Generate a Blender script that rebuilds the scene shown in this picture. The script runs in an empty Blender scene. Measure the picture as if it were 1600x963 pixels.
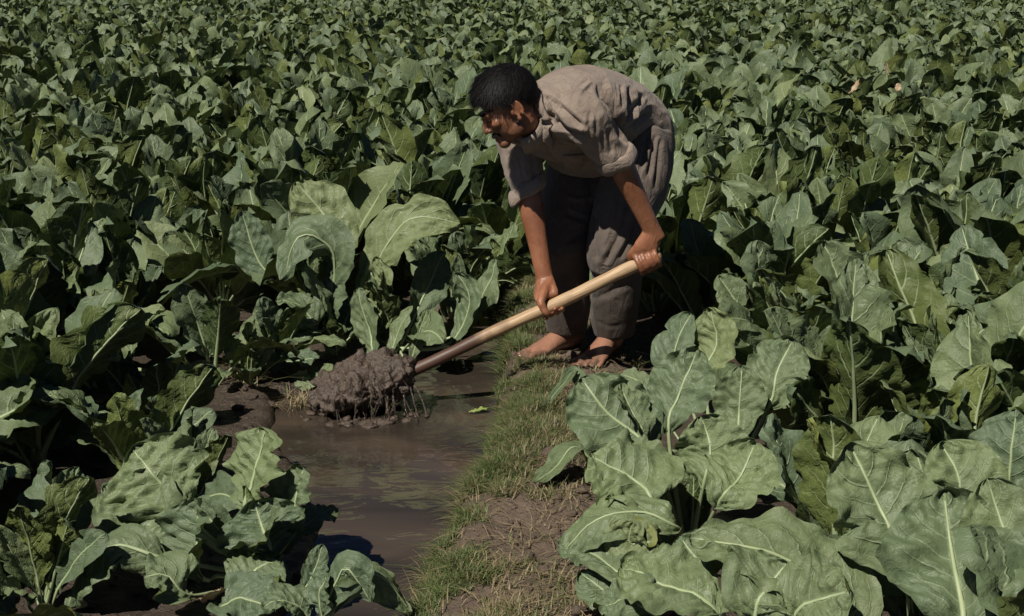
import bpy, bmesh, math, random
import numpy as np
from mathutils import Vector, Matrix, Quaternion

SC = bpy.context.scene
COL = SC.collection
R = math.radians

# ------------------------------------------------------------------ camera
F, YH, H = 2200.0, -75.0, 1.48          # focal length in photo pixels, horizon row, lens height
TILT = math.atan((481.5 - YH) / F)
cam = bpy.data.cameras.new('camera')
cam.sensor_fit = 'HORIZONTAL'
cam.sensor_width = 36.0
cam.lens = 36.0 * F / 1600.0
cam.clip_start, cam.clip_end = 0.05, 2000
camo = bpy.data.objects.new('camera', cam)
COL.objects.link(camo)
camo.location = (0, 0, H)
camo.rotation_euler = (math.pi / 2 - TILT, 0, 0)
SC.camera = camo

# ------------------------------------------------------------------ world, sun, exposure
SUN_EL = R(51)
SUN_DIR = Vector((-0.60, -0.80, 0)).normalized() * math.cos(SUN_EL) + Vector((0, 0, math.sin(SUN_EL)))
world = bpy.data.worlds.new('World')
SC.world = world
world.use_nodes = True
wn = world.node_tree.nodes
sky = wn.new('ShaderNodeTexSky')
sky.sky_type = 'NISHITA'
sky.sun_disc = False
sky.altitude = 3500          # thin clear air, set to darken the sky and deepen shadows
sky.air_density = 0.38
sky.dust_density = 0.0
sky.sun_elevation = SUN_EL
sky.sun_rotation = math.atan2(SUN_DIR.x, SUN_DIR.y)
bg = wn['Background']
bg.inputs['Strength'].default_value = 0.05
world.node_tree.links.new(sky.outputs['Color'], bg.inputs['Color'])
sl = bpy.data.lights.new('sun', 'SUN')
sl.energy = 5.0
sl.angle = R(0.53)
sl.color = (1.0, 0.94, 0.84)
so = bpy.data.objects.new('sun', sl)
COL.objects.link(so)
so.location = (-6, -3, 9)
so.rotation_euler = SUN_DIR.to_track_quat('Z', 'Y').to_euler()
SC.view_settings.view_transform = 'Standard'
SC.view_settings.look = 'None'
SC.view_settings.gamma = 1.0
SC.view_settings.exposure = 0.14

# ------------------------------------------------------------------ helpers
CT, ST = math.cos(TILT), math.sin(TILT)
def ray(px, py):
    b = -(py - 481.5)
    return (px - 800.0, F * CT + b * ST, -F * ST + b * CT)
def G(px, py, z=0.0):                    # pixel -> point on a level plane
    d = ray(px, py); k = (z - H) / d[2]
    return Vector((d[0] * k, d[1] * k, z))
def P(px, py, Y):                        # pixel -> point at forward distance Y
    d = ray(px, py); k = Y / d[1]
    return Vector((d[0] * k, Y, H + d[2] * k))
def project(v):
    x, y, z = v[0], v[1], v[2] - H
    dep = y * CT - z * ST
    return 800 + F * x / dep, 481.5 - F * (y * ST + z * CT) / dep

def smooth(a, b, x):
    t = np.clip((np.asarray(x, float) - a) / (b - a), 0, 1)
    return t * t * (3 - 2 * t)

_rs = np.random.RandomState(11)
_LAT = _rs.rand(64, 64, 64)
def vnoise(x, y, z=0.0):
    x, y, z = np.broadcast_arrays(np.asarray(x, float), np.asarray(y, float), np.asarray(z, float))
    xi, yi, zi = np.floor(x).astype(int), np.floor(y).astype(int), np.floor(z).astype(int)
    xf, yf, zf = x - xi, y - yi, z - zi
    xf, yf, zf = [t * t * (3 - 2 * t) for t in (xf, yf, zf)]
    r = 0
    for a in (0, 1):
        for b in (0, 1):
            for c in (0, 1):
                w = (xf if a else 1 - xf) * (yf if b else 1 - yf) * (zf if c else 1 - zf)
                r = r + w * _LAT[(xi + a) & 63, (yi + b) & 63, (zi + c) & 63]
    return r * 2 - 1
def fbm(x, y, z=0.0, o=4):
    r, a, s = 0, 1.0, 0
    for i in range(o):
        k = 2.03 ** i
        r = r + a * vnoise(np.asarray(x) * k + i * 7.3, np.asarray(y) * k + i * 3.1, np.asarray(z) * k + i * 5.7)
        s += a; a *= 0.5
    return r / s

def make_mesh(name, verts, faces, mats=(), uv=None, smoothf=True, mat_idx=None):
    me = bpy.data.meshes.new(name)
    me.from_pydata([tuple(v) for v in verts], [], [tuple(int(i) for i in f) for f in faces])
    for m in mats: me.materials.append(m)
    if smoothf: me.polygons.foreach_set('use_smooth', np.ones(len(me.polygons), bool))
    if uv is not None:
        l = me.uv_layers.new(name='UVMap')
        idx = np.zeros(len(me.loops), np.int32); me.loops.foreach_get('vertex_index', idx)
        l.data.foreach_set('uv', np.asarray(uv, np.float32)[idx].ravel())
    if mat_idx is not None: me.polygons.foreach_set('material_index', np.asarray(mat_idx, np.int32))
    me.update()
    return me
def link(name, me, parent=None, label=None, cat=None, group=None, kind=None, loc=None):
    o = bpy.data.objects.new(name, me)
    COL.objects.link(o)
    if parent is not None: o.parent = parent
    if label: o['label'] = label
    if cat: o['category'] = cat
    if group: o['group'] = group
    if kind: o['kind'] = kind
    if loc is not None: o.location = loc
    return o
def vcol(me, name, vals):                # float attribute per vertex
    a = me.attributes.new(name, 'FLOAT', 'POINT')
    a.data.foreach_set('value', np.asarray(vals, np.float32))

def unit(v):
    v = Vector(v); return v.normalized()
def catmull(A, t):                       # A: (n,k) control rows, t in 0..n-1
    A = np.asarray(A, float); n = len(A)
    i = np.clip(np.floor(t).astype(int), 0, n - 2); f = (t - i)[:, None]
    p0 = A[np.maximum(i - 1, 0)]; p1 = A[i]; p2 = A[i + 1]; p3 = A[np.minimum(i + 2, n - 1)]
    return 0.5 * ((2 * p1) + (-p0 + p2) * f + (2 * p0 - 5 * p1 + 4 * p2 - p3) * f ** 2 + (-p0 + 3 * p1 - 3 * p2 + p3) * f ** 3)

class NT:                                # small node-tree helper
    def __init__(s, name):
        s.m = bpy.data.materials.new(name); s.m.use_nodes = True
        s.t = s.m.node_tree; s.n = s.t.nodes; s.b = s.n['Principled BSDF']; s.out = s.n['Material Output']
    def add(s, typ, **kw):
        n = s.n.new('ShaderNode' + typ)
        for k, v in kw.items(): setattr(n, k, v)
        return n
    def put(s, sock, v):
        if isinstance(v, bpy.types.NodeSocket): s.t.links.new(v, sock)
        elif isinstance(v, (tuple, list)) and sock.type == 'RGBA' and len(v) == 3: sock.default_value = (*v, 1)
        else: sock.default_value = v
    def math(s, op, a, b=None, c=None, clamp=False):
        n = s.add('Math', operation=op, use_clamp=clamp)
        for i, v in enumerate((a, b, c)):
            if v is not None: s.put(n.inputs[i], v)
        return n.outputs[0]
    def mix(s, f, a, b, blend='MIX'):
        n = s.add('Mix', data_type='RGBA', blend_type=blend)
        s.put(n.inputs[0], f); s.put(n.inputs[6], a); s.put(n.inputs[7], b)
        return n.outputs[2]
    def noise(s, scale, detail=4, vec=None, rough=0.55, dist=0.0):
        n = s.add('TexNoise'); s.put(n.inputs['Scale'], scale); s.put(n.inputs['Detail'], detail)
        s.put(n.inputs['Roughness'], rough); s.put(n.inputs['Distortion'], dist)
        if vec is not None: s.put(n.inputs['Vector'], vec)
        return n.outputs['Fac']
    def coord(s, k='Object'): return s.add('TexCoord').outputs[k]
    def ss(s, v, a, b, lo=0.0, hi=1.0):
        n = s.add('MapRange', interpolation_type='SMOOTHSTEP')
        s.put(n.inputs[0], v); s.put(n.inputs[1], a); s.put(n.inputs[2], b); s.put(n.inputs[3], lo); s.put(n.inputs[4], hi)
        return n.outputs[0]
    def attr(s, name, k='Fac'): return s.add('Attribute', attribute_name=name).outputs[k]
    def bump(s, h, strength, dist, normal=None):
        n = s.add('Bump'); s.put(n.inputs['Height'], h); s.put(n.inputs['Strength'], strength); s.put(n.inputs['Distance'], dist)
        if normal is not None: s.put(n.inputs['Normal'], normal)
        return n.outputs['Normal']
    def set(s, **kw):
        for k, v in kw.items(): s.put(s.b.inputs[k.replace('_', ' ')], v)
    def mapping(s, vec, scale):
        n = s.add('Mapping'); s.put(n.inputs['Vector'], vec); n.inputs['Scale'].default_value = scale
        return n.outputs[0]

# ------------------------------------------------------------------ materials
def leaf_material(name, deep, pale, far=False):
    m = NT(name)
    uv = m.coord('UV')
    sep = m.add('SeparateXYZ'); m.put(sep.inputs[0], uv)
    obj = m.coord('Object')
    rnd = m.math('FRACT', m.math('ADD', m.add('ObjectInfo').outputs['Random'], m.attr('rnd')))
    nz = m.noise(9.0, 3, obj)
    u = m.math('MULTIPLY_ADD', sep.outputs[0], 2.0, -1.0)
    s_ = m.math('ABSOLUTE', u)
    v = sep.outputs[1]
    side = m.math('GREATER_THAN', u, 0.0)
    # lateral veins that sweep forward from the midrib
    t = m.math('MULTIPLY', v, 7.0)
    t = m.math('SUBTRACT', t, m.math('MULTIPLY', m.math('POWER', s_, 1.25), 2.0))
    t = m.math('ADD', t, m.math('MULTIPLY', side, 0.45))
    t = m.math('ADD', t, m.math('MULTIPLY', m.math('SUBTRACT', nz, 0.5), 0.6))
    t = m.math('ADD', t, m.math('MULTIPLY', rnd, 3.0))
    d = m.math('ABSOLUTE', m.math('SUBTRACT', m.math('FRACT', t), 0.5))
    wid = m.math('MULTIPLY_ADD', s_, -0.06, 0.10)
    lat = m.ss(d, 0.0, wid, 1.0, 0.0)
    lat = m.math('MULTIPLY', lat, m.ss(s_, 0.35, 1.0, 0.85, 0.0))
    mid = m.ss(s_, 0.02, 0.065, 1.0, 0.0)
    # fine net between them
    vo = m.add('TexVoronoi', feature='DISTANCE_TO_EDGE'); m.put(vo.inputs['Scale'], 42.0); m.put(vo.inputs['Vector'], obj)
    net = m.ss(vo.outputs['Distance'], 0.0, 0.09, 1.0, 0.0)
    veins = m.math('MAXIMUM', m.math('MAXIMUM', lat, m.math('MULTIPLY', mid, 0.9)), m.math('MULTIPLY', net, 0.03))
    base = m.mix(rnd, deep, pale)
    base = m.mix(m.ss(m.noise(5.0, 4, obj), 0.35, 0.75, 0.0, 0.55), base, tuple(c * k for c, k in zip(deep, (0.75, 0.8, 0.95))))
    old = m.ss(m.math('FRACT', m.math('MULTIPLY', rnd, 17.31)), 0.9, 1.0, 0.0, 0.5)       # a few yellowing leaves
    base = m.mix(old, base, (0.25, 0.27, 0.07))
    dust = m.ss(m.noise(60.0, 5, obj), 0.62, 0.8, 0.0, 0.18)
    base = m.mix(dust, base, (0.17, 0.18, 0.12))
    vc = m.mix(m.math('MULTIPLY', veins, 0.70), base, (0.33, 0.39, 0.22))
    back = m.add('NewGeometry').outputs['Backfacing']
    vc = m.mix(m.math('MULTIPLY', back, 0.45), vc, (0.15, 0.20, 0.13))
    h = m.math('ADD', m.math('MULTIPLY', lat, -0.3), m.math('ADD', m.math('MULTIPLY', net, -0.04), m.math('MULTIPLY', m.noise(22.0, 5, obj, 0.6, 0.6), 1.5)))
    nor = m.bump(h, 0.7, 0.009)
    m.set(Base_Color=vc, Roughness=m.ss(nz, 0.3, 0.7, 0.42, 0.60), Normal=nor)
    m.b.inputs['Specular IOR Level'].default_value = 0.3
    tr = m.add('BsdfTranslucent'); m.put(tr.inputs['Color'], m.mix(0.5, vc, (0.18, 0.25, 0.05))); m.put(tr.inputs['Normal'], nor)
    mx = m.add('MixShader'); mx.inputs[0].default_value = 0.08
    m.t.links.new(m.b.outputs[0], mx.inputs[1]); m.t.links.new(tr.outputs[0], mx.inputs[2])
    m.t.links.new(mx.outputs[0], m.out.inputs['Surface'])
    return m.m
LEAF = leaf_material('leaf_green', (0.042, 0.068, 0.023), (0.152, 0.184, 0.052))

def rib_material():
    m = NT('leaf_rib')
    o = m.coord('Object')
    c = m.mix(m.noise(18.0, 3, o), (0.20, 0.27, 0.12), (0.37, 0.42, 0.25))
    m.set(Base_Color=c, Roughness=0.5)
    return m.m
RIB = rib_material()

def soil_material():
    m = NT('soil')
    o = m.coord('Object')
    wet = m.attr('wet'); bare = m.attr('bare')  # wet mixes real damp with shade painted on the left field
    n1 = m.noise(7.0, 6, o); n2 = m.noise(55.0, 6, o, 0.65); n3 = m.noise(230.0, 3, o)
    dry = m.mix(n1, (0.105, 0.075, 0.053), (0.20, 0.147, 0.106))
    dry = m.mix(m.ss(n2, 0.35, 0.7), m.mix(0.45, dry, (0.07, 0.05, 0.036)), dry)
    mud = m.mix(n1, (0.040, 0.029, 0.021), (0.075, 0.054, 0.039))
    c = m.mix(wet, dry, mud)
    h = m.math('ADD', m.math('MULTIPLY', n2, 1.0), m.math('MULTIPLY', n3, 0.25))
    m.set(Base_Color=c, Roughness=m.ss(wet, 0.2, 1.0, 0.92, 0.36), Normal=m.bump(h, 0.9, 0.02))
    return m.m
SOIL = soil_material()

def water_material():
    m = NT('muddy_water')
    o = m.coord('Object')
    st = m.mapping(o, (1.0, 2.2, 1.0))
    silt = m.noise(1.8, 2, st, 0.45, 0.6)
    c = m.mix(m.ss(silt, 0.3, 0.75), (0.032, 0.026, 0.021), (0.078, 0.058, 0.042))
    st2 = m.mapping(o, (1.0, 1.6, 1.0))
    h = m.math('ADD', m.noise(7.0, 2, st2, 0.4, 0.8), m.math('MULTIPLY', m.noise(38.0, 2, st2, 0.5, 0.4), 0.06))
    near = m.attr('stir')
    h = m.math('ADD', h, m.math('MULTIPLY', m.math('MULTIPLY', m.noise(60.0, 3, o), near), 0.5))
    m.set(Base_Color=c, Roughness=0.0, IOR=1.38, Normal=m.bump(h, 0.2, 0.02))
    m.b.inputs['Specular IOR Level'].default_value = 1.0
    return m.m
WATER = water_material()

# ------------------------------------------------------------------ ground: field, ditch and bank
def poly_sd(poly, x, y):                 # signed distance, negative inside
    x = np.asarray(x, float); y = np.asarray(y, float)
    d = np.full(x.shape, 1e9); ins = np.zeros(x.shape, bool)
    n = len(poly)
    for i in range(n):
        ax, ay = poly[i]; bx, by = poly[(i + 1) % n]
        ex, ey = bx - ax, by - ay
        t = np.clip(((x - ax) * ex + (y - ay) * ey) / (ex * ex + ey * ey), 0, 1)
        d = np.minimum(d, np.hypot(x - ax - t * ex, y - ay - t * ey))
        c = ((ay > y) != (by > y)) & (x < (bx - ax) * (y - ay) / (by - ay + 1e-12) + ax)
        ins ^= c
    return np.where(ins, -d, d)
DITCH = [(-0.33, 1.0), (-0.30, 2.4), (-0.238, 3.0), (-0.172, 3.54), (-0.05, 4.2), (-0.07, 4.83), (-0.02, 5.8), (0.06, 7.0), (0.2, 10), (0.3, 12),
         (0.2, 12), (0.10, 10), (-0.06, 7.0), (-0.17, 5.8), (-0.26, 5.2), (-0.40, 4.85), (-0.62, 4.75), (-0.80, 4.55), (-0.74, 4.2), (-0.63, 3.98), (-0.52, 3.58), (-0.47, 3.15), (-0.62, 2.4), (-0.7, 1.0)]
BANK = [(-0.30, 1.0), (-0.28, 2.4), (-0.21, 3.0), (-0.14, 3.54), (-0.02, 4.2), (-0.04, 4.83), (0.01, 5.8), (0.09, 7.0), (0.25, 10), (0.32, 12),
        (0.7, 12), (0.62, 10), (0.46, 7.0), (0.44, 5.6), (0.46, 5.1), (0.42, 4.7), (0.27, 4.3), (0.24, 3.6), (0.25, 3.0), (0.25, 2.4), (0.25, 1.0)]
def ground_z(x, y):
    x = np.asarray(x, float); y = np.asarray(y, float)
    n = fbm(x * 2.3, y * 2.3, 0.3, 4)
    f = fbm(x * 17, y * 17, 1.7, 4)
    sd = poly_sd(DITCH, x, y) + 0.028 * fbm(x * 6, y * 6, 4.1, 3)
    sb = poly_sd(BANK, x, y) + 0.02 * n
    z = 0.035 + 0.02 * n + 0.016 * f
    z = z + 0.068 * smooth(0.06, -0.11, sb) + 0.012 * smooth(0.05, -0.1, sb) * fbm(x * 9, y * 9, 8.8, 3)
    foot = np.minimum(np.hypot(x - .31, y - 4.74), np.minimum(np.hypot(x - .14, y - 4.81), np.hypot(x - .23, y - 4.88)))
    z = z + (np.minimum(z, .096) - z) * smooth(.24, .12, foot)          # trodden flat
    z = z * smooth(-0.01, 0.055, sd) + (-0.09 + 0.01 * f) * (1 - smooth(-0.03, 0.04, sd))
    return z
def build_ground():
    def axis(lo, a, b, hi, step, grow):
        mid = list(np.arange(a, b, step)); s, v = step, mid[-1]
        up = []
        while v < hi: s *= grow; v += s; up.append(v)
        s, v = step, mid[0]; dn = []
        while v > lo: s *= grow; v -= s; dn.append(v)
        return np.array(dn[::-1] + mid + up)
    xs = axis(-400, -1.5, 1.0, 400, 0.013, 1.13)
    ys = axis(-300, 2.5, 5.8, 700, 0.014, 1.11)
    X, Y = np.meshgrid(xs, ys)
    Z = ground_z(X, Y)
    far = np.hypot(X, Y) > 60
    Z = np.where(far, 0.035, Z)
    nx, ny = len(xs), len(ys)
    V = np.stack([X, Y, Z], -1).reshape(-1, 3)
    i = np.arange((ny - 1) * (nx - 1)); r, c = i // (nx - 1), i % (nx - 1)
    a = r * nx + c
    faces = np.stack([a, a + 1, a + nx + 1, a + nx], -1)
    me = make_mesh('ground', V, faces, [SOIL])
    sd = poly_sd(DITCH, V[:, 0], V[:, 1])
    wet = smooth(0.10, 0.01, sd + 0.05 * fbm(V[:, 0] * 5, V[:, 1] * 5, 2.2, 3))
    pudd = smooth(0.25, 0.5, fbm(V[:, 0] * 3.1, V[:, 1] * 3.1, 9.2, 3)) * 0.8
    left = smooth(-0.3, -0.5, V[:, 0]) * smooth(14, 10, V[:, 1]) * 0.92  # plant shade over the left field, painted in as dark soil
    vcol(me, 'wet', np.clip(np.maximum.reduce([wet, pudd, left, .8 * smooth(.36, .46, V[:, 0])]), 0, 1)); vcol(me, 'bare', np.zeros(len(V)))  # wet also carries that painted shade and darker soil right of the bank
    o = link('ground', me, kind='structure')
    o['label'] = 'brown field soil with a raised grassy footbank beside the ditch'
    return o
build_ground()

MUD_C = Vector((-0.49, 4.42, 0))
def build_water():
    xs = np.linspace(-0.95, 0.45, 90); ys = np.concatenate([np.linspace(0.8, 5.2, 150), np.linspace(5.3, 12.3, 40)])
    X, Y = np.meshgrid(xs, ys)
    V = np.stack([X, Y, np.zeros_like(X)], -1).reshape(-1, 3)
    nx = len(xs); ny = len(ys)
    i = np.arange((ny - 1) * (nx - 1)); a = (i // (nx - 1)) * nx + i % (nx - 1)
    f = np.stack([a, a + 1, a + nx + 1, a + nx], -1)
    cen = V[f].mean(1)
    keep = poly_sd(DITCH, cen[:, 0], cen[:, 1]) < 0.09
    f = f[keep]
    used, inv = np.unique(f, return_inverse=True)
    V = V[used]; f = inv.reshape(f.shape)
    d = np.hypot(V[:, 0] - MUD_C.x - 0.1, (V[:, 1] - MUD_C.y + 0.05) * 1.3)
    V[:, 2] = 0.005 * np.sin(d * 85) * np.exp(-d * 3.6) + 0.0015 * fbm(V[:, 0] * 8, V[:, 1] * 12, 0, 3)
    me = make_mesh('water', V, f, [WATER])
    vcol(me, 'stir', smooth(0.5, 0.15, d))
    o = link('water', me, kind='structure')
    o['label'] = 'muddy brown water standing in the irrigation ditch'
build_water()

# ------------------------------------------------------------------ cauliflower leaves
def blade_shape(v, wide=0.55):
    v = np.asarray(v, float)
    a = np.sin(np.pi / 2 * np.clip(v / wide, 0, 1)) ** 0.85
    b = np.cos(np.pi / 2 * np.clip((v - wide) / (1 - wide), 0, 1)) ** 0.55
    return np.where(v < wide, a, b)
def sweep_leaf(C, N, S, width, seed, nv, nu, fold=(0.35, 0.2), ruffle=0.16, wide=0.55, sp=0.16, quilt=0.024, tips=0.0):
    """C(s), N(s), S(s): midrib point, upper-face normal and sideways vector for s in 0..1 -> blade and midrib meshes"""
    rg = np.random.RandomState(seed)
    v = np.linspace(0, 1, nv) ** 0.9
    v = 1 - (1 - v) ** 1.25
    u = np.linspace(-1, 1, nu)
    U, Vv = np.meshgrid(u, v)
    s = sp + (1 - sp) * Vv
    c = C(s); n = N(s); sd = S(s)
    ph = rg.rand(8) * 6.28
    w = blade_shape(Vv, wide) * (1 + 0.035 * np.sin(Vv * 17 + ph[0] + np.where(U > 0, 2.1, 0)) + 0.028 * np.sin(Vv * 31 + ph[1] + np.where(U > 0, 4, 0)))
    for q in range(rg.randint(0, 4)):                         # nibbled notches
        v0 = rg.uniform(.25, .95); sg = rg.choice([-1, 1])
        w = w * (1 - rg.uniform(.08, .32) * np.exp(-((Vv - v0) / rg.uniform(.015, .045)) ** 2) * (U * sg > 0))
    w = w + 0.05 * (1 - Vv)                                    # winged stalk
    w = w * width * 0.5
    fo = fold[0] + (fold[1] - fold[0]) * Vv + 0.18 * np.sin(Vv * 4 + ph[2]) * np.where(U > 0, 1, -0.6)
    au = np.abs(U)
    lat = w * U * np.cos(fo)
    hgt = w * au * np.sin(fo)
    k = 2.0 + rg.rand() * 1.6
    ru = au ** 2.2 * (np.sin(Vv * 6.28 * k + ph[3] + np.where(U > 0, ph[4], 0)) + 0.5 * np.sin(Vv * 6.28 * k * 2.3 + ph[5] + np.where(U > 0, ph[6], 0)))
    hgt = hgt + ru * min(ruffle, .2) * width * 0.36
    t = Vv * 7 - au ** 1.25 * 2 + np.where(U > 0, 0.45, 0)
    hgt = hgt - quilt * width * np.cos(6.283 * t) * np.minimum(1, au * 3) * (1 - 0.4 * au) * 1.3
    hgt = hgt + 0.10 * width * fbm(U * 2.2 + seed, Vv * 5, 0.5, 3)
    if nv > 10: hgt = hgt + 0.095 * width * np.abs(fbm(U * 4.0 + seed, Vv * 10, 2.5, 3)) * np.minimum(1, au * 4)
    hgt = hgt - tips * width * au ** 2 * Vv ** 2
    p = c + sd * lat[..., None] + n * hgt[..., None]
    verts = p.reshape(-1, 3)
    uv = np.stack([(U + 1) / 2, Vv], -1).reshape(-1, 2)
    i = np.arange((nv - 1) * (nu - 1)); a = (i // (nu - 1)) * nu + i % (nu - 1)
    faces = np.stack([a, a + 1, a + nu + 1, a + nu], -1)
    # midrib tube
    m = max(8, int(nv * 0.8)); K = 6
    s2 = np.linspace(0, 0.97, m)
    rad = (0.0080 * (1 - s2) ** 1.1 + 0.0017) * (width / 0.22) ** 0.6
    cc, nn, ss_ = C(s2), N(s2), S(s2)
    an = np.arange(K) / K * 2 * math.pi
    hv = np.interp(s2, s[:, nu // 2], hgt[:, nu // 2]) if nu % 2 else 0 * s2
    rv = cc[:, None] + nn[:, None] * (hv[:, None, None]) + nn[:, None] * (np.sin(an)[None, :, None] * rad[:, None, None] * 0.75 + rad[:, None, None] * 0.30) + ss_[:, None] * (np.cos(an)[None, :, None] * rad[:, None, None] * 1.15)
    rv = rv.reshape(-1, 3)
    rf = [(r * K + q, r * K + (q + 1) % K, (r + 1) * K + (q + 1) % K, (r + 1) * K + q) for r in range(m - 1) for q in range(K)]
    return verts, faces, uv, rv, rf
def arc_frames(L, e0, e1, power=1.3, bend=0.0, twist=0.0):
    g = np.linspace(0, 1, 60)
    e = e0 + (e1 - e0) * g ** power
    dx, dz = np.cos(e), np.sin(e)
    x = np.concatenate([[0], np.cumsum((dx[1:] + dx[:-1]) / 2)]) / 59 * L
    z = np.concatenate([[0], np.cumsum((dz[1:] + dz[:-1]) / 2)]) / 59 * L
    y = bend * L * g ** 2
    tw = twist * g
    n0 = np.stack([-np.sin(e), 0 * g, np.cos(e)], -1); s0 = np.stack([0 * g, 1 + 0 * g, 0 * g], -1)
    n = n0 * np.cos(tw)[:, None] + s0 * np.sin(tw)[:, None]
    s = s0 * np.cos(tw)[:, None] - n0 * np.sin(tw)[:, None]
    c = np.stack([x, y, z], -1)
    def itp(A):
        def f(q):
            q = np.asarray(q)
            return np.stack([np.interp(q, g, A[:, k]) for k in range(3)], -1)
        return f
    return itp(c), itp(n), itp(s)

rg = random.Random(5)
VAR = []                                  # leaf shapes: outer, middle, inner
for cls, cnt in ((0, 10), (1, 10), (2, 6)):
    for q in range(cnt):
        if cls == 0:   L, W, e0, e1, fold = rg.uniform(.42, .54), rg.uniform(.19, .24), R(rg.uniform(52, 68)), R(rg.uniform(-35, 55)), (rg.uniform(.3, .65), rg.uniform(.0, .5))
        elif cls == 1: L, W, e0, e1, fold = rg.uniform(.44, .58), rg.uniform(.18, .24), R(rg.uniform(68, 82)), R(rg.uniform(35, 92)), (rg.uniform(.35, .75), rg.uniform(.1, .6))
        else:          L, W, e0, e1, fold = rg.uniform(.34, .44), rg.uniform(.13, .18), R(rg.uniform(78, 88)), R(rg.uniform(62, 112)), (rg.uniform(.5, .8), rg.uniform(.3, .7))
        fr = arc_frames(L, e0, e1, rg.uniform(1.2, 2.2), rg.uniform(-.2, .2), rg.uniform(-.9, .9))
        kw = dict(fold=fold, ruffle=rg.uniform(.08, .21), wide=rg.uniform(.5, .64), sp=rg.uniform(.16, .27), tips=rg.choice([0, 0, .08, .16]))
        sd = 100 + len(VAR)
        v_, f_, uv_, rv_, rf_ = sweep_leaf(*fr, W, sd, 26, 15, **kw)
        blade = make_mesh('leaf_blade', v_, f_, [LEAF], uv_)
        rib = make_mesh('leaf_rib', rv_, rf_, [RIB])
        nb = len(v_)
        v3, f3, uv3, rv3, rf3 = sweep_leaf(*fr, W, sd, 13, 9, **kw)
        both = make_mesh('leaf_mid', np.concatenate([v3, rv3]), [tuple(f) for f in f3] + [tuple(k + len(v3) for k in f) for f in rf3], [LEAF, RIB],
                         np.concatenate([uv3, np.zeros((len(rv3), 2))]), mat_idx=[0] * len(f3) + [1] * len(rf3))
        vf, ff, uvf, _, _ = sweep_leaf(*fr, W, sd, 8, 5, quilt=0, **kw)
        VAR.append(dict(cls=cls, blade=blade, rib=rib, both=both, far=(vf, ff, uvf)))
BYC = [[v for v in VAR if v['cls'] == c] for c in (0, 1, 2)]

def rosette(rnd, n, size=1.0, lean=0.0, drop=()):
    """list of (variant, rotation matrix 3x3, offset, scale)"""
    out = []; a0 = rnd.uniform(0, 6.28)
    for i in range(n):
        t = i / (n - 1)
        cls = 0 if t < 0.36 else (1 if t < 0.76 else 2)
        var = rnd.choice(BYC[cls])
        yaw = a0 + i * 2.39996 + rnd.uniform(-.3, .3)
        tilt = rnd.uniform(-.35, .35) + lean
        roll = rnd.uniform(-.5, .5)
        sc = size * rnd.uniform(.78, 1.12)
        M = Matrix.Rotation(yaw, 3, 'Z') @ Matrix.Rotation(-tilt * 0.6, 3, 'Y') @ Matrix.Rotation(roll, 3, 'X')
        r = 0.03 * (1 - t)
        z = 0.02 + 0.05 * t
        out.append((var, M, Vector((math.cos(yaw) * r, math.sin(yaw) * r, z)) * size, sc))
    return out

def place_plant(x, y, rnd, detail, label, group=None, size=1.0, n=None):
    z = float(ground_z(x, y)) - 0.02
    root = link('cauliflower_plant', None, label=label, cat='cauliflower plant', group=group, loc=(x, y, z))
    root.empty_display_size = 0.1
    n = n or rnd.randint(12, 15)
    for var, M, off, sc in rosette(rnd, n, size):
        me = var['blade'] if detail == 2 else var['both']
        lf = bpy.data.objects.new('leaf', me); COL.objects.link(lf); lf.parent = root
        lf.matrix_local = Matrix.Translation(off) @ M.to_4x4() @ Matrix.Scale(sc, 4)
        if detail == 2:
            rb = bpy.data.objects.new('midrib', var['rib']); COL.objects.link(rb); rb.parent = lf
    return root


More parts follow.
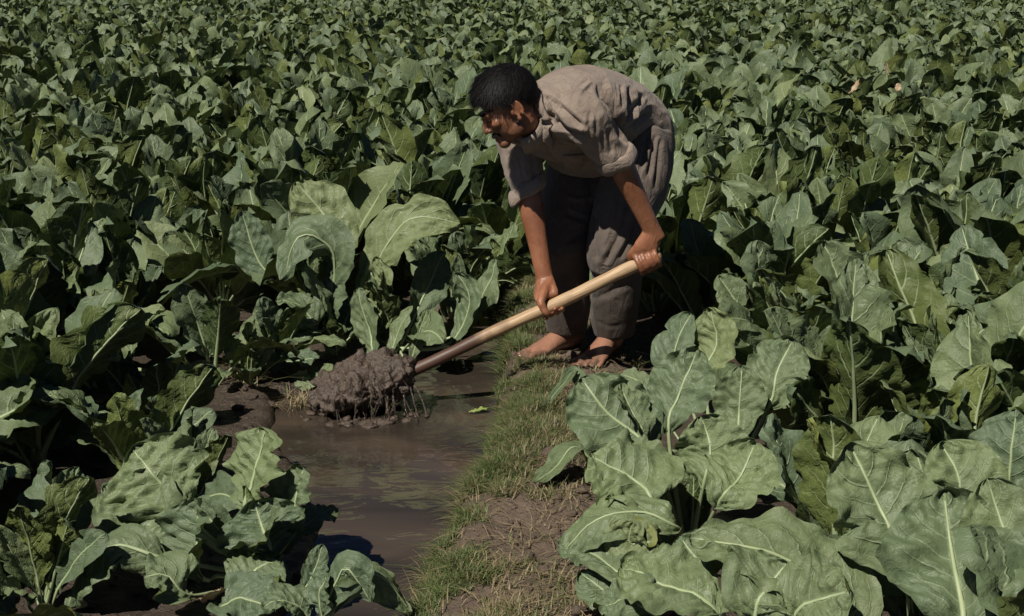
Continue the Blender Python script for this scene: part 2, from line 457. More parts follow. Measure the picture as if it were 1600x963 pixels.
# ------------------------------------------------------------------ plants whose single leaves can be followed
HERO_ROOTS = []
def hero_plant(root, label, leaves, extra=0, size=.8, seed=1, group=None):
    """leaves: ([(px, py), ...] along the midrib from stalk to tip, Y at stalk, Y at tip, width in m, facing vector, options)"""
    rnd = random.Random(seed)
    z = float(ground_z(root[0], root[1])) - .02
    base = Vector((root[0], root[1], z))
    HERO_ROOTS.append((root[0], root[1]))
    e = link('cauliflower_plant', None, label=label, cat='cauliflower plant', group=group, loc=base)
    for q, (pix, y0, y1, wid, face, opt) in enumerate(leaves):
        n = len(pix)
        pts = [P(a, b, y0 + (y1 - y0) * i / (n - 1)) - base for i, (a, b) in enumerate(pix)]
        pts = [Vector((0, 0, .03)) + (pts[0] - Vector((0, 0, .03))) * .04] + pts
        d = [(pts[i + 1] - pts[i]).length for i in range(len(pts) - 1)]
        A = catmull(np.array([list(p) for p in pts]), np.linspace(0, len(pts) - 1, 61))
        seg = np.concatenate([[0], np.cumsum(np.linalg.norm(np.diff(A, axis=0), axis=1))]); tot = seg[-1]; g = seg / tot
        T = np.gradient(A, axis=0); T /= np.linalg.norm(T, axis=1)[:, None] + 1e-9
        fv = np.array(unit(face)); tw = opt.get('twist', 0)
        N = fv - T * (T @ fv)[:, None]; N /= np.linalg.norm(N, axis=1)[:, None] + 1e-9
        S = np.cross(N, T)
        if tw:
            a = (tw * (g - .5))[:, None]; N, S = N * np.cos(a) + S * np.sin(a), S * np.cos(a) - N * np.sin(a)
        def itp(M): return lambda s: np.stack([np.interp(np.asarray(s), g, M[:, k]) for k in range(3)], -1)
        sp = opt.get('sp', max(.1, min(.75, seg[int(60 / (len(pts) - 1))] / tot)))
        v, f, uv, rv, rf = sweep_leaf(itp(A), itp(N), itp(S), wid, 900 + seed * 20 + q, 38, 25, fold=opt.get('fold', (.2, .1)), ruffle=opt.get('ruffle', .15), wide=opt.get('wide', .55), sp=sp, tips=opt.get('tips', 0), quilt=.022)
        lf = link('leaf', make_mesh('leaf_blade', v, f, [LEAF], uv), e)
        link('midrib', make_mesh('leaf_rib', rv, rf, [RIB]), lf)
    if extra:
        for var, M, off, sc in rosette(rnd, extra, size):
            lf = link('leaf', var['blade'], e)
            lf.matrix_local = Matrix.Translation(off) @ M.to_4x4() @ Matrix.Scale(sc, 4)
            link('midrib', var['rib'], lf)
    return e
CAM = (0, -1, .25); CU = (-.2, -.75, .6); CLU = (-.65, -.6, .45); UPF = (-.1, -.35, .93); CR = (.55, -.75, .3)
hero_plant((-.60, 3.06), 'low spreading cauliflower plant at the corner of the muddy pool with broad veined leaves', [
    ([(388, 800), (400, 740), (414, 668)], 3.10, 3.16, .22, CLU, dict(fold=(.15, .05))),
    ([(290, 806), (247, 750), (206, 700)], 3.08, 3.16, .25, CU, dict(fold=(.1, .1), ruffle=.22)),
    ([(452, 840), (462, 780), (473, 728)], 3.05, 3.10, .15, CLU, dict(fold=(.5, .3))),
    ([(424, 866), (412, 830), (398, 785)], 2.98, 3.06, .21, UPF, dict(fold=(.1, 0), ruffle=.2)),
    ([(300, 830), (220, 800), (165, 760)], 3.05, 3.12, .21, CU, dict(ruffle=.3)),
    ([(270, 880), (180, 850), (130, 890), (108, 950)], 2.95, 2.90, .15, (-.5, -.5, .7), dict(fold=(-.2, -.3), ruffle=.25)),
    ([(380, 912), (400, 895), (440, 872)], 2.92, 2.98, .20, UPF, dict(ruffle=.18)),
    ([(318, 900), (314, 850), (312, 778)], 2.96, 3.04, .21, CLU, dict(fold=(.6, .5))),
    ([(466, 925), (492, 890), (504, 850)], 2.95, 2.98, .06, CAM, dict(fold=(.3, .2))),
    ([(300, 930), (260, 900), (225, 905)], 2.88, 2.85, .14, UPF, dict(ruffle=.3)),
    ([(340, 945), (380, 935), (430, 955)], 2.86, 2.8, .13, UPF, dict(ruffle=.3)),
], 5, .55, 1)
hero_plant((-.40, 2.72), 'drooping cauliflower plant whose folded leaves arch over the water edge', [
    ([(520, 960), (560, 900), (600, 905), (640, 955)], 2.72, 2.76, .10, (.1, -.5, .85), dict(fold=(-.5, -.5))),
    ([(510, 962), (530, 905), (545, 890), (580, 940)], 2.70, 2.68, .09, (-.4, -.6, .7), dict(fold=(-.3, -.4))),
    ([(505, 962), (500, 930), (512, 895)], 2.7, 2.7, .09, CLU, {}),
    ([(480, 965), (440, 940), (410, 950)], 2.7, 2.66, .1, UPF, {}),
], 0, .5, 2)
hero_plant((.80, 2.50), 'large cauliflower plant with very broad pale-veined leaves and one leaf bent at the stalk', [
    ([(1420, 905), (1396, 844), (1364, 770), (1327, 691)], 2.44, 2.56, .22, CAM, dict(wide=.42, fold=(.12, .1))),
    ([(1503, 990), (1490, 880), (1474, 768)], 2.25, 2.42, .265, CU, dict(fold=(.12, .05), wide=.5)),
    ([(1606, 985), (1578, 860), (1542, 748)], 2.28, 2.40, .17, CU, dict(fold=(.3, .2))),
    ([(1480, 860), (1500, 760), (1470, 690)], 2.62, 2.70, .19, CU, {}),
    ([(1560, 800), (1580, 720), (1590, 640)], 2.66, 2.72, .17, CLU, {}),
], 5, .8, 3)
hero_plant((.48, 2.42), 'cauliflower plant on the footbank edge with one long leaf arching sideways', [
    ([(1322, 975), (1244, 880), (1150, 850), (1077, 842)], 2.42, 2.48, .20, (-.15, -.45, .9), dict(fold=(.1, -.1), sp=.3, wide=.5)),
    ([(1124, 960), (1040, 912), (970, 885)], 2.40, 2.5, .19, UPF, dict(fold=(.1, 0))),
    ([(1180, 965), (1200, 920), (1230, 880)], 2.36, 2.40, .2, CU, {}),
    ([(1110, 905), (1085, 870), (1062, 838)], 2.50, 2.56, .13, CU, {}),
    ([(1020, 965), (980, 940), (940, 950)], 2.42, 2.46, .12, UPF, {}),
    ([(1240, 965), (1290, 935), (1330, 925)], 2.34, 2.3, .18, CU, {}),
], 0, .6, 4)
hero_plant((.42, 3.12), 'bluish cauliflower plant whose broad leaves overhang the bare footbank', [
    ([(1022, 715), (948, 645), (908, 590)], 3.10, 3.18, .205, CU, dict(fold=(.15, .1), wide=.5)),
    ([(1030, 800), (994, 750), (920, 712)], 2.92, 3.0, .23, UPF, dict(fold=(.1, 0), wide=.5)),
    ([(1045, 680), (1059, 622), (1091, 546)], 3.12, 3.2, .16, CU, dict(fold=(.2, .1))),
    ([(1010, 690), (985, 640), (968, 600)], 3.08, 3.14, .10, CR, dict(fold=(.5, .4))),
    ([(1060, 830), (1000, 800), (930, 815), (880, 865)], 2.86, 2.84, .13, (-.2, -.5, .8), dict(fold=(-.2, -.3))),
    ([(1030, 850), (985, 850), (990, 815)], 2.82, 2.8, .12, CU, {}),
    ([(1100, 760), (1110, 700), (1095, 650)], 3.0, 3.06, .17, CU, {}),
    ([(990, 905), (930, 868), (872, 850)], 2.76, 2.86, .12, UPF, dict(fold=(.2, .1))),
    ([(1010, 935), (950, 925), (905, 895)], 2.70, 2.78, .12, UPF, dict(fold=(.2, .1))),
    ([(1120, 790), (1160, 740), (1180, 690)], 2.9, 2.98, .17, CU, {}),
], 4, .7, 5)
hero_plant((.56, 3.55), 'rounded-leaf cauliflower plant beside the bare heel of the bending person', [
    ([(1150, 690), (1155, 640), (1160, 572)], 3.42, 3.48, .135, CU, dict(wide=.6)),
    ([(1072, 610), (1052, 550), (1080, 490)], 3.66, 3.74, .12, CLU, {}),
    ([(1030, 640), (1000, 598), (968, 585)], 3.70, 3.78, .07, UPF, dict(fold=(.3, .2))),
    ([(1200, 640), (1215, 580), (1240, 530)], 3.5, 3.56, .17, CU, {}),
    ([(1100, 600), (1120, 540), (1110, 480)], 3.64, 3.7, .16, CLU, {}),
], 0, .75, 6)
hero_plant((.28, 3.62), 'small wilted cauliflower seedling lying flat on the footbank', [
    ([(902, 700), (870, 728), (834, 756)], 3.62, 3.46, .075, UPF, dict(fold=(.2, .1), sp=.1)),
    ([(905, 590), (880, 600), (850, 640)], 4.30, 4.12, .05, UPF, dict(fold=(.4, .3), sp=.1)),
], 0, .4, 7)
hero_plant((-.72, 5.22), 'cauliflower plant behind the mud heap with a large pale leaf folded downwards', [
    ([(520, 470), (522, 395), (470, 372), (440, 440)], 5.1, 4.98, .20, (-.4, -.6, .6), dict(fold=(-.1, -.2))),
    ([(528, 420), (515, 350), (462, 285)], 5.2, 5.3, .24, CU, dict(fold=(.2, .1))),
    ([(560, 470), (590, 410), (640, 345), (720, 350)], 5.1, 5.1, .20, CU, {}),
    ([(590, 520), (600, 450), (590, 400)], 5.0, 5.05, .15, CLU, {}),
    ([(500, 520), (470, 480), (430, 470)], 4.9, 4.85, .14, UPF, {}),
    ([(430, 440), (400, 400), (378, 330)], 5.3, 5.36, .16, CU, {}),
], 5, .75, 8)
hero_plant((-.42, 5.02), 'narrow-leaved cauliflower plant rising behind the lower end of the spade handle', [
    ([(610, 560), (622, 520), (645, 478)], 4.86, 4.9, .07, CLU, {}),
    ([(640, 565), (655, 520), (668, 482)], 4.88, 4.92, .06, CAM, {}),
    ([(700, 540), (735, 470), (712, 425)], 4.98, 5.02, .13, CLU, {}),
    ([(720, 520), (760, 450), (775, 405)], 5.05, 5.1, .12, CLU, {}),
    ([(590, 560), (575, 510), (560, 450)], 4.9, 4.98, .13, CLU, {}),
], 5, .7, 9)
hero_plant((-1.02, 4.62), 'cauliflower plant on the dark hollow with a round stalked leaf and a pale upright leaf', [
    ([(85, 548), (102, 490), (124, 418)], 4.6, 4.66, .16, CLU, dict(sp=.35)),
    ([(108, 636), (118, 590), (112, 540)], 4.2, 4.25, .17, CLU, dict(wide=.6, sp=.4)),
    ([(215, 590), (205, 530), (185, 485)], 4.5, 4.55, .10, CLU, {}),
    ([(90, 720), (75, 680), (85, 630)], 4.0, 4.05, .16, (.2, -.8, .5), {}),
    ([(180, 720), (165, 680), (140, 655)], 4.0, 4.0, .11, CLU, {}),
    ([(30, 560), (25, 520), (20, 475)], 4.4, 4.4, .12, CLU, {}),
], 4, .8, 10)
hero_plant((-.98, 5.05), 'trampled yellow-green cauliflower plant flattened beside the mud heap', [
    ([(440, 560), (400, 540), (345, 535)], 4.85, 4.9, .13, UPF, dict(ruffle=.3)),
    ([(400, 560), (440, 530), (490, 520)], 4.82, 4.85, .14, UPF, dict(ruffle=.35)),
    ([(420, 575), (450, 565), (500, 560)], 4.75, 4.72, .12, UPF, dict(ruffle=.35)),
    ([(430, 545), (440, 510), (450, 485)], 4.9, 4.95, .13, CLU, dict(ruffle=.3)),
    ([(360, 550), (300, 545), (255, 530)], 4.86, 4.9, .12, UPF, dict(ruffle=.25)),
    ([(460, 590), (500, 590), (520, 570)], 4.7, 4.7, .10, CLU, dict(ruffle=.35)),
], 0, .5, 11)
rndh = random.Random(404)
for k, (x, y, s, lab) in enumerate(((-1.02, 3.62, .72, 'stunted cauliflower plant in the dark hollow, right behind the low spreading plant'), (-1.10, 4.12, .62, 'stunted cauliflower plant standing in the middle of the dark hollow'), (-.86, 3.50, .50, 'very small cauliflower plant on the dark bank beside the pool'), (-1.06, 2.92, .62, 'stunted cauliflower plant on bare soil next to the low spreading plant'), (-.66, 4.98, .62, 'young cauliflower plant rising straight behind the mud heap'), (-.84, 4.82, .5, 'young cauliflower plant on the bank between the mud heap and the trampled plant'), (-.24, 5.50, .78, 'upright cauliflower plant leaning over the narrow ditch beside the spade handle'), (-.14, 6.05, .85, 'upright cauliflower plant overhanging the narrowest stretch of the ditch'), (-.90, 4.62, .42, 'tiny cauliflower plant on the bank just left behind the mud heap'))):
    HERO_ROOTS.append((x, y)); place_plant(x, y, rndh, 2, lab.replace('left behind', 'behind'), None, s, 11)

# ------------------------------------------------------------------ the planting
def lerp_pts(pts, y): return float(np.interp(y, [p[1] for p in pts], [p[0] for p in pts]))
LEFT_EDGE = [(-0.60, 2.0), (-0.70, 3.0), (-0.95, 3.4), (-1.08, 3.8), (-1.12, 4.45), (-0.98, 4.75), (-0.42, 5.0), (-0.17, 5.6), (-0.02, 7.0), (0.2, 10), (0.34, 14), (0.7, 30)]
RIGHT_EDGE = [(0.40, 1.8), (0.42, 3.2), (0.56, 3.8), (0.68, 4.3), (0.70, 4.8), (0.66, 5.1), (0.50, 5.6), (0.36, 7.0), (0.36, 10), (0.50, 14), (0.8, 30)]
def build_field():
    rnd = random.Random(21)
    pts = []
    sp = 0.35
    rows = int(34 / sp)
    for j in range(rows):
        y = 1.75 + j * sp
        half = 0.364 * y + 1.3
        k = int(half / sp) + 1
        for i in range(-k, k + 1):
            x = (i + (j % 2) * .5) * sp + rnd.uniform(-.11, .11)
            yy = y + rnd.uniform(-.11, .11)
            if lerp_pts(LEFT_EDGE, yy) < x < lerp_pts(RIGHT_EDGE, yy): continue
            if yy < 3.25 and -1.0 < x < 0: continue
            if yy < 2.2 and x < 0: continue
            if x > 0 and yy < 2.12: continue
            if 0 < x < .88 and 3.6 < yy < 4.75: continue
            if any(math.hypot(x - a, yy - b) < .27 for a, b in HERO_ROOTS): continue
            pts.append((x, yy))
    view, off = [], []
    for p in pts:
        px, py = project((p[0], p[1], 0.3))
        (view if -130 < px < 1730 and py < 1150 else off).append(p)
    view.sort(key=lambda p: p[1])
    single = view[:285]; rest = view[285:]
    ymax = single[-1][1]
    near_off = [p for p in off if p[1] < 5.0]; rest += [p for p in off if p[1] >= 5.0]
    for (x, y) in single + near_off:
        left = x < lerp_pts(LEFT_EDGE, y) + 0.01
        d = math.hypot(x, y)
        edge = abs(x - lerp_pts(LEFT_EDGE if left else RIGHT_EDGE, y)) < .42
        key = (left, edge)
        lab, grp = {(True, True): ('leafy cauliflower plant in the row growing along the ditch, opposite the footbank', 'cauliflower plants along the ditch'),
                    (True, False): ('leafy cauliflower plant among the dense crop well back from the ditch, opposite the footbank', 'cauliflower plants across the ditch'),
                    (False, True): ('leafy cauliflower plant in the row right beside the grassy footbank', 'cauliflower plants along the footbank'),
                    (False, False): ('leafy cauliflower plant among the dense crop behind the row that lines the footbank', 'cauliflower plants beyond the footbank')}[key]
        size = rnd.uniform(.80, 1.06) * (1 + .14 * float(fbm(x * .5, y * .5, 3.0, 2)))
        place_plant(x, y, rnd, 2 if d < 5.2 else 1, lab, grp, size)
    # everything beyond: one mass of foliage
    VV, FF, UU, RR = [], [], [], []; off_i = 0
    for (x, y) in rest:
        z = 0.01
        n = rnd.randint(10, 12)
        for var, M, o_, sc in rosette(rnd, n, rnd.uniform(.80, 1.04) * (1 + .2 * float(fbm(x * .4, y * .4, 3.0, 2)))):
            v, f, uv = var['far']
            A = np.array(M) * sc
            VV.append(v @ A.T + np.array((x + o_.x, y + o_.y, z + o_.z))); FF.append(f + off_i); UU.append(uv)
            RR.append(np.full(len(v), rnd.random())); off_i += len(v)
    me = make_mesh('distant_cauliflower_crop', np.concatenate(VV), np.concatenate(FF), [LEAF], np.concatenate(UU))
    vcol(me, 'rnd', np.concatenate(RR))
    o = link('distant_cauliflower_crop', me, label='far part of the cauliflower field merging into a mass of green leaves', cat='crop', kind='stuff')
build_field()

# ------------------------------------------------------------------ the man: shape tools
def loft(secs, K=20, sub=5, cap=0.5):
    """secs: (centre, side vector, r_side, r_front, r_back); front = side x tangent"""
    A = np.array([list(s[0]) + list(unit(s[1])) + [s[2], s[3], s[4] if len(s) > 4 else s[3]] for s in secs])
    n = len(A)
    B = catmull(A, np.linspace(0, n - 1, (n - 1) * sub + 1))
    C = B[:, :3]; T = np.gradient(C, axis=0); T /= np.linalg.norm(T, axis=1)[:, None] + 1e-9
    S = B[:, 3:6]; S = S - T * (S * T).sum(1)[:, None]; S /= np.linalg.norm(S, axis=1)[:, None] + 1e-9
    Fv = np.cross(S, T)
    rs, rf, rb = B[:, 6], B[:, 7], B[:, 8]
    if cap:                              # rounded ends
        def endcap(i, sgn):
            out = []
            for a in (0.35, 0.7, 0.93):
                k = math.sqrt(1 - a * a)
                out.append((C[i] + T[i] * sgn * a * cap * min(rs[i], rf[i]) * 2 * 0.5, S[i], Fv[i], rs[i] * k, rf[i] * k, rb[i] * k))
            return out
        rows = endcap(0, -1)[::-1] + [(C[i], S[i], Fv[i], rs[i], rf[i], rb[i]) for i in range(len(C))] + endcap(-1, 1)
    else:
        rows = [(C[i], S[i], Fv[i], rs[i], rf[i], rb[i]) for i in range(len(C))]
    an = np.arange(K) / K * 2 * math.pi
    V = []
    for c, s, f, a, b, d in rows:
        co, si = np.cos(an), np.sin(an)
        V.append(c + np.outer(co * a, s) + np.outer(np.where(si > 0, si * b, si * d), f))
    V = np.concatenate(V); m = len(rows)
    Fc = [(r * K + q, r * K + (q + 1) % K, (r + 1) * K + (q + 1) % K, (r + 1) * K + q) for r in range(m - 1) for q in range(K)]
    Fc.append(tuple(range(K))[::-1]); Fc.append(tuple((m - 1) * K + q for q in range(K)))
    return V, Fc
def tube(pts, radii, K=12, sub=4):
    pts = [Vector(p) for p in pts]
    d = (pts[-1] - pts[0]).normalized()
    s = d.orthogonal()
    return loft([(p, s, r, r) for p, r in zip(pts, radii)], K, sub, 1.0)
def ellipsoid(c, ax, rad, nu=20, nv=14):
    c = np.array(c); A = np.array([list(a) for a in ax])
    V = []
    for i in range(1, nv):
        th = math.pi * i / nv
        for j in range(nu):
            p = 2 * math.pi * j / nu
            V.append(c + A[0] * rad[0] * math.sin(th) * math.cos(p) + A[1] * rad[1] * math.cos(th) + A[2] * rad[2] * math.sin(th) * math.sin(p))
    V.append(c + A[1] * rad[1]); V.append(c - A[1] * rad[1])
    Fc = [(r * nu + q, r * nu + (q + 1) % nu, (r + 1) * nu + (q + 1) % nu, (r + 1) * nu + q) for r in range(nv - 2) for q in range(nu)]
    t = (nv - 1) * nu
    Fc += [(t, (q + 1) % nu, q) for q in range(nu)] + [(t + 1, (nv - 2) * nu + q, (nv - 2) * nu + (q + 1) % nu) for q in range(nu)]
    return np.array(V), Fc
def voxel_union(parts, voxel, it=2, lam=0.5):
    V, Fc, o = [], [], 0
    for v, f in parts:
        V.append(v); Fc += [tuple(i + o for i in q) for q in f]; o += len(v)
    me = make_mesh('tmp', np.concatenate(V), Fc)
    bm = bmesh.new(); bm.from_mesh(me); bmesh.ops.recalc_face_normals(bm, faces=bm.faces); bm.to_mesh(me); bm.free()
    ob = bpy.data.objects.new('tmp', me); COL.objects.link(ob)
    md = ob.modifiers.new('r', 'REMESH'); md.mode = 'VOXEL'; md.voxel_size = voxel; md.adaptivity = 0
    dg = bpy.context.evaluated_depsgraph_get(); dg.update()
    m2 = bpy.data.meshes.new_from_object(ob.evaluated_get(dg))
    n = len(m2.vertices); co = np.zeros(n * 3); m2.vertices.foreach_get('co', co); co = co.reshape(-1, 3)
    ed = np.zeros(len(m2.edges) * 2, np.int32); m2.edges.foreach_get('vertices', ed); ed = ed.reshape(-1, 2)
    fc = [tuple(p.vertices) for p in m2.polygons]
    bpy.data.objects.remove(ob); bpy.data.meshes.remove(me); bpy.data.meshes.remove(m2)
    co = relax(co, ed, it, lam)
    return co, fc, ed
def relax(co, ed, it, lam=0.5, w=None):
    deg = np.bincount(ed.ravel(), minlength=len(co)).astype(float)[:, None] + 1e-9
    for k in range(it):
        s = np.zeros_like(co)
        np.add.at(s, ed[:, 0], co[ed[:, 1]]); np.add.at(s, ed[:, 1], co[ed[:, 0]])
        d = (s / deg - co) * lam
        co = co + (d if w is None else d * w[:, None])
    return co
def normals_of(co, fc):
    me = make_mesh('tmpn', co, fc)
    n = np.zeros(len(co) * 3, np.float32); me.vertex_normals.foreach_get('vector', n)
    bpy.data.meshes.remove(me)
    return n.reshape(-1, 3).astype(float)
def project_np(V):
    z = V[:, 2] - H
    dep = V[:, 1] * CT - z * ST
    return 800 + F * V[:, 0] / dep, 481.5 - F * (V[:, 1] * ST + z * CT) / dep
def creases(co, fc, lines):
    """press folds into cloth; each line = pixel polyline traced on the photo, half width (px), depth (m, + ridge / - valley)"""
    n = normals_of(co, fc)
    px, py = project_np(co)
    view = co - np.array((0, 0, H)); view /= np.linalg.norm(view, axis=1)[:, None]
    face = smooth(0.0, 0.35, -(view * n).sum(1))
    tot = np.zeros(len(co))
    for pts, wd, dep in lines:
        A = catmull(np.array(pts, float), np.linspace(0, len(pts) - 1, 24))
        d = np.full(len(co), 1e9); tt = np.zeros(len(co))
        for i in range(len(A) - 1):
            e = A[i + 1] - A[i]
            t = np.clip(((px - A[i, 0]) * e[0] + (py - A[i, 1]) * e[1]) / (e @ e + 1e-9), 0, 1)
            q = np.hypot(px - A[i, 0] - t * e[0], py - A[i, 1] - t * e[1])
            b = q < d; d = np.where(b, q, d); tt = np.where(b, (i + t) / (len(A) - 1), tt)
        taper = smooth(0, .2, tt) * smooth(1, .8, tt)
        x = d / wd
        prof = np.exp(-np.abs(x) * 1.7) - 0.22 * np.exp(-(x - 2.0) ** 2 * 2.0)      # a crease with cloth piled up beside it
        tot += dep * prof * taper
    return co + n * (tot * face)[:, None]
from mathutils.bvhtree import BVHTree
def surf(bvh, px, py, lift=0.004):
    d = Vector(ray(px, py)).normalized()
    h = bvh.ray_cast(Vector((0, 0, H)), d)
    if h[0] is None: return None
    nn = h[1] if h[1].dot(d) < 0 else -h[1]
    return h[0] + nn * lift - d * 0.001
def patch(bvh, corners, nu, nv, lift, thick, lift2=None):
    """cloth patch laid on a garment inside four pixel corners"""
    c = [np.array(p, float) for p in corners]; V = []; last = None
    for j in range(nv):
        for i in range(nu):
            a, b = i / (nu - 1), j / (nv - 1)
            q = (c[0] * (1 - a) + c[1] * a) * (1 - b) + (c[3] * (1 - a) + c[2] * a) * b
            p = surf(bvh, q[0], q[1], lift if lift2 is None else lift + (lift2 - lift) * b)
            p = last if p is None else p
            last = p; V.append(np.array(p))
    V = np.array(V)
    fc = [(j * nu + i, j * nu + i + 1, (j + 1) * nu + i + 1, (j + 1) * nu + i) for j in range(nv - 1) for i in range(nu - 1)]
    n = normals_of(V, fc)
    vd = V - np.array((0, 0, H)); s = np.sign(-(vd * n).sum(1)); n = n * (s if abs(s.mean()) > .5 else 1)[..., None] if True else n
    B = V - n * thick
    m = len(V)
    allf = fc + [tuple(k + m for k in q[::-1]) for q in fc]
    rim = [i for i in range(nu)] + [j * nu + nu - 1 for j in range(1, nv)] + [(nv - 1) * nu + i for i in range(nu - 2, -1, -1)] + [j * nu for j in range(nv - 2, 0, -1)]
    allf += [(rim[k], rim[k] + m, rim[(k + 1) % len(rim)] + m, rim[(k + 1) % len(rim)]) for k in range(len(rim))]
    return np.concatenate([V, B]), allf

# ------------------------------------------------------------------ the man: materials
def skin_material():
    m = NT('skin')
    o = m.coord('Object')
    c = m.mix(m.ss(m.noise(14.0, 4, o), 0.3, 0.7), (0.205, 0.080, 0.039), (0.31, 0.132, 0.069))
    c = m.mix(m.math('MULTIPLY', m.attr('beard'), m.ss(m.noise(240.0, 2, o), 0.3, 0.65, 0.55, 1.0)), c, (0.035, 0.022, 0.016))
    c = m.mix(m.attr('lip'), c, (0.20, 0.070, 0.055))
    c = m.mix(m.math('MULTIPLY', m.attr('foot'), 0.5), c, (0.33, 0.19, 0.14))
    c = m.mix(m.math('MULTIPLY', m.attr('sole'), m.ss(m.noise(45.0, 4, o), 0.35, 0.6)), c, (0.10, 0.072, 0.052))
    wet = m.attr('foot')
    h = m.math('ADD', m.math('MULTIPLY', m.noise(160.0, 3, o), 0.3), m.math('MULTIPLY', m.noise(38.0, 3, m.mapping(o, (1.6, 1.6, .6)), .5, 1.0), 1.2))
    m.set(Base_Color=c, Roughness=m.ss(wet, 0, 1, 0.42, 0.18), Normal=m.bump(h, 0.4, 0.005))
    m.b.inputs['Subsurface Weight'].default_value = 0.12
    m.b.inputs['Subsurface Radius'].default_value = (0.012, 0.004, 0.002)
    m.b.inputs['Subsurface Scale'].default_value = 0.5
    return m.m
def cloth_material(name, a, b, wet=False):
    m = NT(name)
    o = m.coord('Object')
    n1 = m.noise(5.0, 4, o)
    c = m.mix(m.ss(n1, 0.3, 0.7), a, b)
    c = m.mix(m.ss(m.noise(23.0, 5, o), 0.52, 0.8, 0.0, 0.45), c, tuple(k * 1.4 for k in b))        # dust
    c = m.mix(m.ss(m.noise(8.0, 5, o, 0.6, 0.7), 0.56, 0.72, 0.0, 0.4), c, tuple(k * 0.62 for k in a))   # sweat and grime
    rough = 0.88
    if wet:
        w = m.attr('damp')
        c = m.mix(m.math('MULTIPLY', w, 0.75), c, tuple(k * 0.42 for k in a))
        rough = m.ss(w, 0.0, 1.0, 0.85, 0.42)
    fine = m.noise(420.0, 2, o)
    wr = m.noise(20.0, 4, m.mapping(o, (1.0, 1.0, 0.5)), 0.55, 1.6)
    h = m.math('ADD', m.math('MULTIPLY', fine, 0.12), wr)
    m.set(Base_Color=c, Roughness=rough, Normal=m.bump(h, 0.6, 0.022))
    m.b.inputs['Sheen Weight'].default_value = 0.12
    m.b.inputs['Specular IOR Level'].default_value = 0.25
    return m.m
def hair_material():
    m = NT('black_hair')
    m.set(Base_Color=(0.008, 0.007, 0.007), Roughness=0.55)
    m.b.inputs['Specular IOR Level'].default_value = 0.18
    return m.m
SKIN, SHIRT = skin_material(), cloth_material('shirt_cloth', (0.192, 0.150, 0.120), (0.258, 0.206, 0.168))
PANTS = cloth_material('trouser_cloth', (0.088, 0.070, 0.058), (0.132, 0.105, 0.087), True)
HAIR = hair_material()

# ------------------------------------------------------------------ the man: joints
FW = Vector((-0.62, -0.78, 0)).normalized()
LT = Vector((0.78, -0.62, 0)).normalized()
UP = Vector((0, 0, 1))
HANDLE_A = P(1014, 406, 4.56); HANDLE_B = P(630, 586, 4.50)
HAX = (HANDLE_B - HANDLE_A).normalized()          # from the top end down to the blade
HR = 0.0218
pelvis = Vector((0.372, 4.945, 0.885))
hipL, hipR = pelvis + LT * .10 + UP * -.03, pelvis - LT * .10 + UP * -.03
ankL, ankR = Vector((.362, 4.815, .185)), Vector((.198, 4.868, .185))
kneeL, kneeR = Vector((.352, 4.745, .515)), Vector((.172, 4.835, .515))
shL, shR = Vector((.215, 4.455, .985)), Vector((.015, 4.755, .90))
shM = (shL + shR) / 2 + Vector((0.0, 0.0, .015))
elL, wrL = P(967, 252, 4.50), P(1020, 362, 4.545)
elR, wrR = P(826, 303, 4.67), P(851, 436, 4.60)
headC = P(797, 165, 4.47)
HS = 0.94
HFW = unit((-0.85, -0.13, -0.50))
HUP = Vector((-0.49, -0.05, .86)); HUP = (HUP - HFW * HUP.dot(HFW)).normalized()
HLT = HUP.cross(HFW).normalized()
def hl(f, u, l): return headC + (HFW * f + HUP * u + HLT * l) * HS
neckB = Vector((.035, 4.525, .955))

